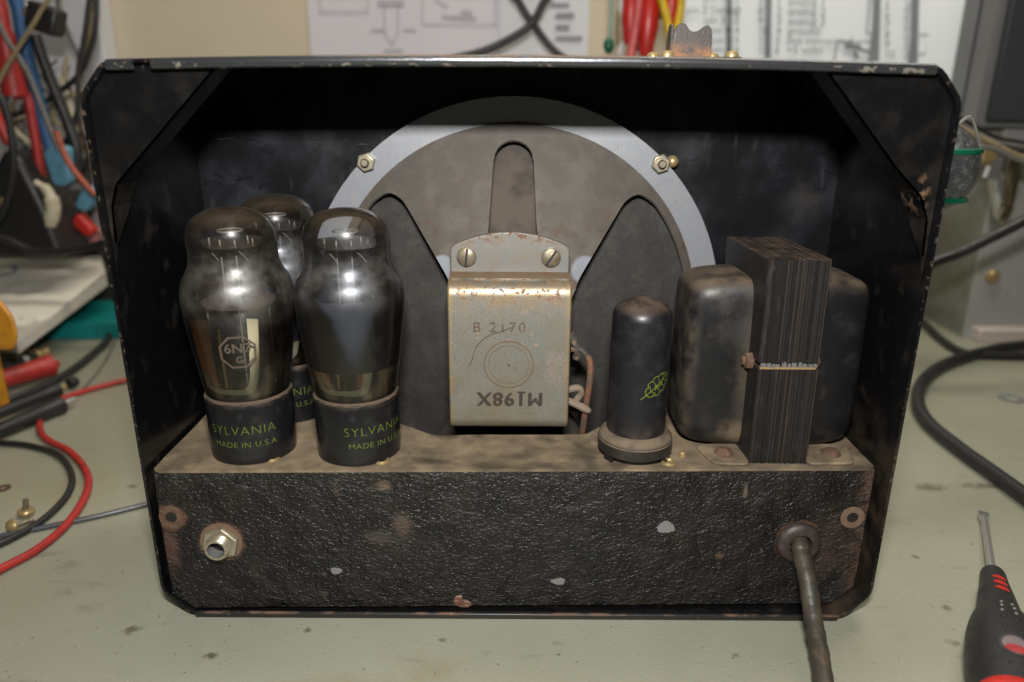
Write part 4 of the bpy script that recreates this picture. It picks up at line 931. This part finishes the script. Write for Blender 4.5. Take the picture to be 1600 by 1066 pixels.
def clipboot(name, px, py, Y, s, mm, label, rot):
    c0 = at(px, py, Y); mb = MB()
    mb.prism(rnd([(-.9, -1.3), (-.3, -1.6), (.5, -1.4), (.9, .2), (1.3, 1.1), (.4, 1.5), (-.8, 1.2)], .35, 3), lambda x, z: (c0.x+s*(x*math.cos(rot)-z*math.sin(rot)), Y-.5, c0.z+s*(x*math.sin(rot)+z*math.cos(rot))), lambda x, z: (c0.x+s*(x*math.cos(rot)-z*math.sin(rot)), Y+.5, c0.z+s*(x*math.sin(rot)+z*math.cos(rot))))
    return tag(mb.build(name, mm, smooth=40, bevel=.2), label, 'clip')
clipboot('clip_boot', 95, 258, 34, 1.0, m_lblue, 'light blue clip boot hanging under the blue braided cable', .2)
clipboot('clip_boot', 140, 310, 36, .75, m_lblue, 'small blue clip boot low beside the case edge', -.6)
clipboot('clip_boot', 133, 352, 36, .6, m_clip, 'dark red clip boot lying at the foot of the tangle', .9)
clipboot('clip_boot', 145, 372, 38, .6, pl('pink_plastic', (.42, .16, .17), .5), 'pink clip boot lying beside the dark red one', .1)
c0 = at(25, 320, 33)
mb = MB(); mb.prism(rnd([(-4.5, -4.2), (3.2, -4.2), (2.4, 0), (1.2, 3.6), (.2, 4.2), (-1.0, 2.6), (-4.5, 2.0)], .7, 4), lambda x, z: (c0.x+x, 32.5, c0.z+z), lambda x, z: (c0.x+x, 37, c0.z+z))
t = thing('tool_pouch', (c0.x, 34, c0.z-4), 'black soft pouch slumped behind the paper packet with a brass stud', 'pouch'); mb.build('pouch_body', m_blk, t, smooth=40, bevel=.5, bseg=3)
MB().ball(at(6, 318, 32.3), .45, sc3=(1, .5, 1)).build('brass_stud', m_brass, t)
cable(H([(-40, 362), (10, 375), (55, 393), (110, 392), (165, 380), (200, 375)], 31), .32, m_blk, 'black_cable', 'black cable lying along the back edge of the paper packet', 'cable')
rr = random.Random(11)
palette = [(m_blk, 'black'), (m_gry, 'grey'), (m_blk, 'black'), (m_tanc, 'tan')]
spots = ['low behind the light blue clip', 'beside the curved handle', 'between the clip boots', 'beside the case edge', 'under the cable loop', 'above the pink clip']
for i in range(6):
    x0 = 85+13*i; mm, nm = palette[i % 4]
    cable(H([(x0+rr.uniform(-10, 10), 262+rr.uniform(-15, 15)), (x0+rr.uniform(-18, 18), 300), (x0+rr.uniform(-12, 12), 340), (x0+rr.uniform(-20, 20), 378)], 37+i*.7), .22+.08*(i % 3), mm, nm+'_cable', nm+' cable end hanging '+spots[i], 'cable', group='loose cable ends low in the tangle')
fine = [(m_tanc, 'tan'), (m_blk, 'black'), (M('brown_wire', (.09, .05, .03), .6), 'brown'), (m_gry, 'grey')]
for i in range(26):
    mm, nm = fine[i % 4]; x0 = rr.uniform(-10, 135); y0_ = rr.uniform(60, 230); Yk = rr.uniform(38.5, 43)
    dx = rr.uniform(-70, 70)
    pts = [(x0, y0_)]
    for k in range(1, 5): pts.append((min(150, max(-30, x0+dx*k/4+rr.uniform(-22, 22))), y0_+k*rr.uniform(25, 45)))
    cable(H(pts, [Yk+rr.uniform(-.6, .6) for _ in pts]), rr.uniform(.08, .17), mm, 'thin_wire', 'thin '+nm+' wire tangled among the cables left of the case', 'wire', group='thin '+nm+' wires in the cable tangle')
# shelf box that closes the view low behind the tangle
mb = MB(); mb.box((-52, 44, 5.5), (34, 5, 11)); tag(mb.build('storage_box', pl('charcoal_box', (.03, .028, .03), .7), bevel=.3), 'dark storage box on the bench behind the cable tangle', 'box')

# ------------------------------------------------------------------ wall papers
def sheet(name, px0, px1, py1, mm, label, y=48.3, top=44, lift=0.0):
    a = at(px0, py1, y); b = at(px1, py1, y); t = thing(name, ((a.x+b.x)/2, y, 24), label, 'paper sheet')
    mb = MB(); N_ = 24; vs = []; fs = []
    for i in range(N_+1):
        u = i/N_; x = a.x+(b.x-a.x)*u; yy = y-lift*max(0, (u-.8)/.2)**2+.02*math.sin(u*9)
        vs += [(x, yy, 14), (x, yy, top)]
    for i in range(N_): fs.append((2*i, 2*i+2, 2*i+3, 2*i+1))
    mb.add(vs, fs); s_ = mb.build('page', mm, t, smooth=60, solid=.02)
    return t
def lines(t, name, items, mm, y):
    for (a, b, wd) in items:
        mb = MB(); p = at(*a, y); q = at(*b, y); d = q-p
        n_ = Vector((-d.z, 0, d.x)).normalized()*wd/2
        mb.add([p+n_, p-n_, q-n_, q+n_], [(0, 1, 2, 3)])
        mb.build('printed_line', mm, t, smooth=0, weld=False)
def words(t, items, mm, y, size):
    for (px, py, s_) in items:
        p = at(px, py, y); text_mb(s_, size, lambda x, z: (p.x+x, y, p.z+z), align='LEFT').build('printed_text', mm, t, smooth=0, fix=False)
s1 = sheet('schematic_sheet', 487, 800, 100, m_paper1, 'grey white sheet with faint schematic lines pinned left on the wall', 48.35)
y = 48.25
lines(s1, 'printed_lines', [((500, -30), (500, 18), .12), ((500, 18), (575, 18), .12), ((575, 18), (575, -30), .12), ((590, 5), (632, 5), .5), ((601, 8), (601, 52), .15), ((622, 8), (622, 52), .15), ((601, 52), (613, 70), .12), ((622, 52), (613, 70), .12), ((580, 47), (600, 47), .2), ((630, 47), (650, 47), .2), ((600, 79), (630, 79), .2), ((660, -30), (660, 38), .12), ((660, 38), (775, 38), .12), ((775, 38), (775, -30), .12), ((680, 0), (700, 10), .15), ((690, 26), (745, 28), .25), ((720, 18), (738, 20), .3)], m_inkl, y)
s2 = sheet('printed_sheet', 782, 918, 100, m_paper2, 'bluish white sheet with short text lines behind the crossing cables', 48.2)
lines(s2, 'printed_lines', [((868, 25), (897, 24), .45), ((868, 43), (890, 43), .45), ((868, 60), (910, 60), .35), ((860, 8), (890, 8), .3)], m_ink, 48.1)
s3 = sheet('pinout_sheet', 1058, 1492, 130, m_paper3, 'white pinout sheet with connector diagrams pinned right of the test leads', 47.6, lift=2.0)
y = 47.35
words(s3, [(1072, 16, 'pin 2 (sense)'), (1100, -4, 'pin 1'), (1100, 32, 'pin 3'), (1108, 48, 'pin 4'), (1110, 64, 'pin 5'), (1110, 78, 'pin 6')], m_ink, y, .95)
words(s3, [(1213, 3, '1  analog 1'), (1213, 19, '2  analog 2'), (1213, 34, '3  analog 3'), (1212, 49, '4  ground'), (1211, 64, '5  not connected'), (1210, 79, '6  +5 volts')], m_ink, y, 1.0)
words(s3, [(1184, 3+15*i, str(i+7)) for i in range(6)]+[(1147, 3+15*i, str(i+1)) for i in range(6)]+[(1382, 10+15*i, str(5+i)) for i in range(6)]+[(1412, 10+15*i, str(20+i)) for i in range(6)], m_ink, y, .95)
lines(s3, 'printed_lines', [((1142, -420), (1139, 92), .55), ((1204, -420), (1200, 92), .55), ((1380, -420), (1368, 95), .65), ((1440, -420), (1428, 100), .65),
    ((1362, -40), (1354, 52), .12), ((1354, 52), (1368, 54), .12), ((1308, 65), (1368, 66), .12), ((1308, 65), (1303, 95), .15), ((1320, 72), (1345, 74), .5), ((1340, 76), (1358, 82), .3), ((1334, 80), (1340, 92), .4),
    ((1472, -40), (1458, 84), .12), ((1432, 84), (1458, 85), .12), ((1452, 55), (1446, 84), .12), ((1436, 54), (1452, 55), .12)], m_ink, y)
for xa in (1366, 1428):
    mb = MB()
    for i in range(24):
        p = at(xa+8-(i*6)*.12, -30+i*6, y-.02); mb.ball(p, .17, 8, 6, (1, .2, 1))
    mb.build('printed_dots', m_ink, s3)

# crossing black cables near the wall
cable(H([(795, -40), (812, 5), (836, 42), (862, 75), (900, 110), (940, 170), (985, 260), (1000, 380), (1040, 470)], 44.5), .32, m_blk, 'black_cable', 'black cable crossing the bluish sheet down to the right', 'cable')
cable(H([(862, -40), (846, 10), (828, 40), (795, 62), (755, 80), (690, 100), (620, 150), (570, 240), (560, 350), (600, 460)], 43.5), .34, m_blk, 'black_cable', 'black cable crossing the bluish sheet down to the left', 'cable')
# hanging test leads with clips
def hang(px0, py0, px1, py1, Y, r, mm, name, label, boot=None, wire=None):
    A = at(px0, py0, Y); B = at(px1, py1, Y); Z0 = Vector((A.x+(A.x-B.x)*.6, Y+.5, 62.0)); t = thing(name, (A.x, Y, B.z), label, 'clip lead', 'test clip leads hanging on the wall')
    MB().tube(spline([Z0, A.lerp(Z0, .5)+Vector((.3, 0, 0)), A.lerp(Z0, .15), A, A.lerp(B, .1)], 6), min(r, .2), 8).build('lead_wire', wire or mm, t, smooth=60)
    if wire: MB().tube(spline([A, A.lerp(B, .5)+Vector((.15, 0, 0)), B], 6), r, 10).build('wire', wire, t, smooth=60)
    if boot:
        d = B-A; f0 = boot[0]; P0 = A+d*f0; L_b = (B-P0).length
        MB().lathe([(r*.8, 0), (boot[1], L_b*.25), (boot[1]*1.1, L_b*.6), (boot[1]*.75, L_b*.9), (boot[1]*.5, L_b)], P0, d, 16).build('clip_boot', mm, t, smooth=50)
    return t
hang(953, -60, 951, 84, 36, .17, m_green2, 'clip_lead', 'thin green clip lead with dark green boot, leftmost of the hanging leads', (.82, .38), pl('pale_green_wire', (.25, .36, .30), .4))
hang(968, -60, 968, 90, 37, .3, m_tanc, 'clip_lead', 'tan and white clip lead hanging right of the green one', (.5, .3), m_white)
hang(990, -60, 983, 70, 35, .3, m_clip, 'clip_lead', 'wide red clip lead with pinkish wire left of the red pair', (.2, .62), m_clip)
hang(1003, -60, 984, 95, 34.5, .34, pl('pinkish_red', (.55, .09, .09), .4), 'clip_lead', 'pinkish red clip lead crossing over the wide red clip', None, pl('pinkish_red_wire', (.55, .09, .09), .4))
hang(1022, -60, 1008, 92, 35, .3, m_clip, 'clip_lead', 'bright red clip lead with long boot before the yellow lead', (.2, .72), m_clip)
hang(1018, -50, 1050, 74, 34.3, .30, m_yellow, 'clip_lead', 'yellow clip lead slanting across the red boots', None, m_yellow)
hang(1053, -60, 1046, 50, 36, .3, m_clip, 'clip_lead', 'short red clip lead ending above the latch', (.1, .66), m_clip)
hang(1064, -50, 1056, 60, 35.6, .34, m_yellow, 'clip_lead', 'short yellow clip lead at the right end of the hanging row', None, m_yellow)
hang(1040, -60, 1036, 30, 37.5, .4, m_green2, 'clip_lead', 'dark green clip lead mostly hidden behind the yellow one', None, m_green2)
hang(1000, -60, 1000, 80, 38, .5, m_blk, 'clip_lead', 'black clip lead hidden behind the red boots', None, m_blk)

# ------------------------------------------------------------------ right side: instruments, cables, screwdriver
ins = thing('grey_instrument', (45, 38, 0), 'light grey instrument case with a bolt on its front panel', 'instrument')
x0, yf = 38.6, 36.6
zt3 = 17.2
MB().box((x0+9, yf+6.2, zt3/2), (18, 12, zt3)).build('case_body', m_instd, ins, bevel=.1)
MB().box((x0+9, yf+.05, zt3/2), (18.2, .3, zt3+.2)).build('case_front', m_inst, ins, bevel=.05)
MB().box((x0+9.2, yf-.6, .55), (17.4, 1.4, 1.1)).build('front_rail', M('pale_front_rail', (.46, .40, .36), .5), ins, bevel=.1)
c0 = at(1550, 432, yf-.1); MB().lathe([(.62, 0), (.62, .15), (.45, .4), (0, .48)], c0, (0, -1, 0), 20).build('panel_bolt', m_brass, ins, smooth=40)
c0 = at(1582, 300, yf-.1)
c0 = at(1574, 462, yf-.11); text_mb('2', .9, lambda x, z: (c0.x+x, yf-.12, c0.z+z)).build('panel_number', m_ink, ins, smooth=0, fix=False)
up = thing('upper_instrument', (45, 40, zt3), 'light grey instrument with dark slate front panel standing on the grey case', 'instrument')
p1 = at(1552, 208, 35.5)
# body turned slightly so that its pale side shows
rotz = Matrix.Rotation(math.radians(-14), 3, 'Z'); o1 = Vector((35.9, 36.2, zt3+.2))
def UB(c, s): return (o1+rotz @ Vector(c), s, rotz)
MB().box(*UB((7, 4.4, 8.5), (14, 8.6, 17))).build('case_body', M('mid_grey_case', (.13, .13, .128), .5, var=.08, vs=.4), up, bevel=.15)
MB().box(*UB((7.3, -.25, 8.6), (13.6, .7, 16.4))).build('dark_panel', m_panel, up, bevel=.3)
MB().box(*UB((-.06, 4.0, 8.5), (.1, .12, 16.8))).build('case_seam', m_dark, up)

# round clouded magnifier with green bands hanging beside the case
c0 = at(1462, 262, 10)
gl_ = thing('solder_spool', (c0.x, 10, c0.z-2.5), 'round clouded plastic reel with green bands hanging right of the case', 'reel')
MB().ball(c0, 1.95, 32, 16, (.9, .9, 1.0)).build('reel_body', m_lens, gl_, smooth=60)
MB().lathe([(1.60, 0), (1.74, .05), (1.74, .22), (1.60, .27)], c0+Vector((0, 0, .65)), seg=40).build('green_band', m_green2, gl_, smooth=40)
MB().lathe([(1.45, 0), (1.55, .05), (1.35, .28), (1.2, .33)], c0+Vector((0, 0, -1.45)), seg=40).build('green_band', m_green2, gl_, smooth=40)
MB().tube(spline([c0+Vector((.4, 0, 1.6)), c0+Vector((1.0, -.2, 2.2)), c0+Vector((1.6, 0, 1.4)), c0+Vector((1.9, 0, .8))], 6), .07, 8).build('wire_hook', m_steel, gl_)
# wire bundle and alligator clip hanging on the instrument
rr = random.Random(5)
for i, (mm, nm) in enumerate(((m_blk, 'black'), (m_gry, 'grey'), (m_blk, 'black'), (m_tanc, 'tan'), (m_gry, 'dark grey'))):
    cable(H([(1480+4*i, 178+6*i), (1515, 192+7*i+rr.uniform(-6, 6)), (1555, 212+5*i+rr.uniform(-6, 6)), (1590, 222+7*i), (1640, 230+9*i)], 30-.5*i), .16+.03*(i % 2), mm, nm.replace('dark ', '')+'_wire', nm+' wire of the bundle under the dark panel, '+['topmost', 'second from top', 'middle one', 'second from bottom', 'lowest'][i], 'wire', group='wire bundle under the dark panel')
ac = thing('alligator_clip', at(1570, 340, 29), 'shiny alligator clip hanging open side down from the wire bundle', 'clip')
def qd(a): return [at(px, py, 29+dy) for px, py, dy in a]
mb = MB(); mb.tube(qd([(1553, 238, 0), (1556, 290, 0), (1562, 335, 0), (1568, 348, 0)]), [.3, .5, .45, .2], 10); mb.box(at(1552, 262, 28.6), (.7, .5, 1.5), Matrix.Rotation(.2, 3, 'Y')); mb.build('clip_jaw', m_steel, ac, smooth=40)
mb = MB(); mb.tube(qd([(1588, 236, -.3), (1580, 285, -.3), (1572, 325, -.3), (1566, 348, -.3)]), [.34, .45, .42, .2], 10); mb.box(at(1586, 268, 28.2), (.55, .4, 1.3), Matrix.Rotation(-.25, 3, 'Y')); mb.box(at(1570, 332, 28.3), (.6, .4, .9), Matrix.Rotation(.3, 3, 'Y')); mb.build('clip_jaw', M('tarnished_steel', (.20, .165, .10), .2, .8), ac, smooth=40)
mb = MB(); mb.cyl(at(1530, 240, 29), at(1548, 240, 29), .75, 16); mb.build('clip_pivot', m_brass, ac)
# cables
cable(H([(1400, 440), (1455, 412), (1500, 395), (1545, 373), (1600, 345), (1680, 300)], [24, 24, 24, 24, 24, 24]), .36, m_blk, 'black_cable', 'black cable hanging in the air in front of the grey instrument', 'cable')
cable(T([(1760, 545), (1660, 540), (1595, 540), (1540, 549), (1480, 568), (1445, 592), (1434, 625), (1450, 660), (1500, 702), (1550, 738), (1610, 782), (1700, 850)], .42), .42, m_blk, 'black_cable', 'thick black cable curving in a wide loop beside the screwdriver', 'cable', n=10, seg=14)
cable(T([(1720, 562), (1640, 558), (1560, 556), (1508, 552), (1470, 530), (1432, 494), (1385, 450)], .32), .32, m_blk, 'black_cable', 'black cable running from behind the case along the instrument foot', 'cable')
p = on(1580, 624, 0); tag(MB().lathe([(.4, .02), (.75, .02), (.78, .08), (.42, .1)], p, seg=28, close=True).build('loose_washer', m_steel, smooth=30), 'steel washer lying flat inside the black cable loop', 'washer')

# screwdriver
A = on(1536, 800, .22); Bp = on(1551, 898, .80); E = Bp+(Bp-A)*.9
dv = (E-A).normalized()
sd = thing('screwdriver', (A.x, A.y, 0), 'black and red handled flat screwdriver lying on the bench at right', 'screwdriver')
L1 = (Bp-A).length
side = dv.cross(Vector((0, 0, 1))).normalized(); upv = side.cross(dv)
mb = MB(); mb.lathe([(.16, .75), (.17, L1+.3)], A, dv, 16)
vs = []
for t_, wx, hz in ((0, .20, .035), (.35, .235, .07), (.7, .2, .13), (.95, .15, .15)):
    p = A+dv*t_
    vs += [p+side*wx+upv*hz, p-side*wx+upv*hz, p-side*wx-upv*hz, p+side*wx-upv*hz]
fs = [(0, 1, 2, 3), (12, 15, 14, 13)]
for i in range(3):
    for j in range(4): fs.append((4*i+j, 4*i+(j+1) % 4, 4*i+4+(j+1) % 4, 4*i+4+j))
mb.add(vs, fs); mb.build('blade', m_steel, sd, smooth=40, weld=False)
Hp = A+dv*(L1-.05)
hp = prof_smooth([(.36, 0), (.46, .15), (.52, 1), (.62, 2), (.74, 3.3), (.80, 3.7), (.98, 4.3), (1.14, 5.3), (1.21, 6.6), (1.18, 8), (1.12, 9), (1.1, 11), (1.0, 13), (0, 13.3)], 5)
hd = MB().lathe([(.001, 0)]+hp, Hp, dv, 48).build('handle', pl('soft_black_grip', (.016, .016, .017), .48), sd, smooth=50)
MB().lathe([(1.10, 0), (1.16, .1), (1.14, .9), (1.08, 1.0)], Hp+dv*9.1, dv, 48).build('red_band', m_clip, hd, smooth=40)
def on_handle(t_, ang, eps=.0):
    r = rad_at([(a, b) for a, b in hp], t_)+eps
    return Hp+dv*t_+(upv*math.cos(ang)+side*math.sin(ang))*r
def oval(t_, ang, a_, b_, mm, name, h=.02):
    N_ = 24; vs = [on_handle(t_, ang, h)]
    for k in range(N_):
        q = 2*PI*k/N_; r = rad_at(hp, t_); vs.append(on_handle(t_+b_*math.sin(q), ang+a_*math.cos(q)/r, h*.6))
    return MB().add(vs, [(0, 1+k, 1+(k+1) % N_) for k in range(N_)]).build(name, mm, hd, smooth=40)
camdir = -.35
for t_ in (1.3, 1.85, 2.4): oval(t_, -.12, .25, .19, m_clip, 'red_inlay')
oval(7.4, .0, .46, .62, pl('grip_badge_rim', (.04, .04, .042), .35), 'badge_rim', .03)
oval(7.42, .0, .38, .50, pl('badge_grey', (.16, .13, .13), .4), 'badge', .045)
oval(7.66, .0, .32, .24, pl('badge_red', (.30, .03, .035), .4), 'badge', .06)
for (t_, ang) in ((4.1, -.22), (4.1, .14), (4.55, -.22), (4.55, .16), (5.05, -.2), (5.05, .18), (5.6, -.18), (5.6, .18), (6.25, -.16), (6.25, .18), (8.4, -.16), (8.4, .18), (5.0, -.6), (5.6, -.62), (6.2, -.65), (6.9, -.66), (7.6, -.66)):
    MB().ball(on_handle(t_, ang, -.01), .07, 10, 6).build('grip_dimple', m_dark if t_ > 5.4 else m_gry, hd)
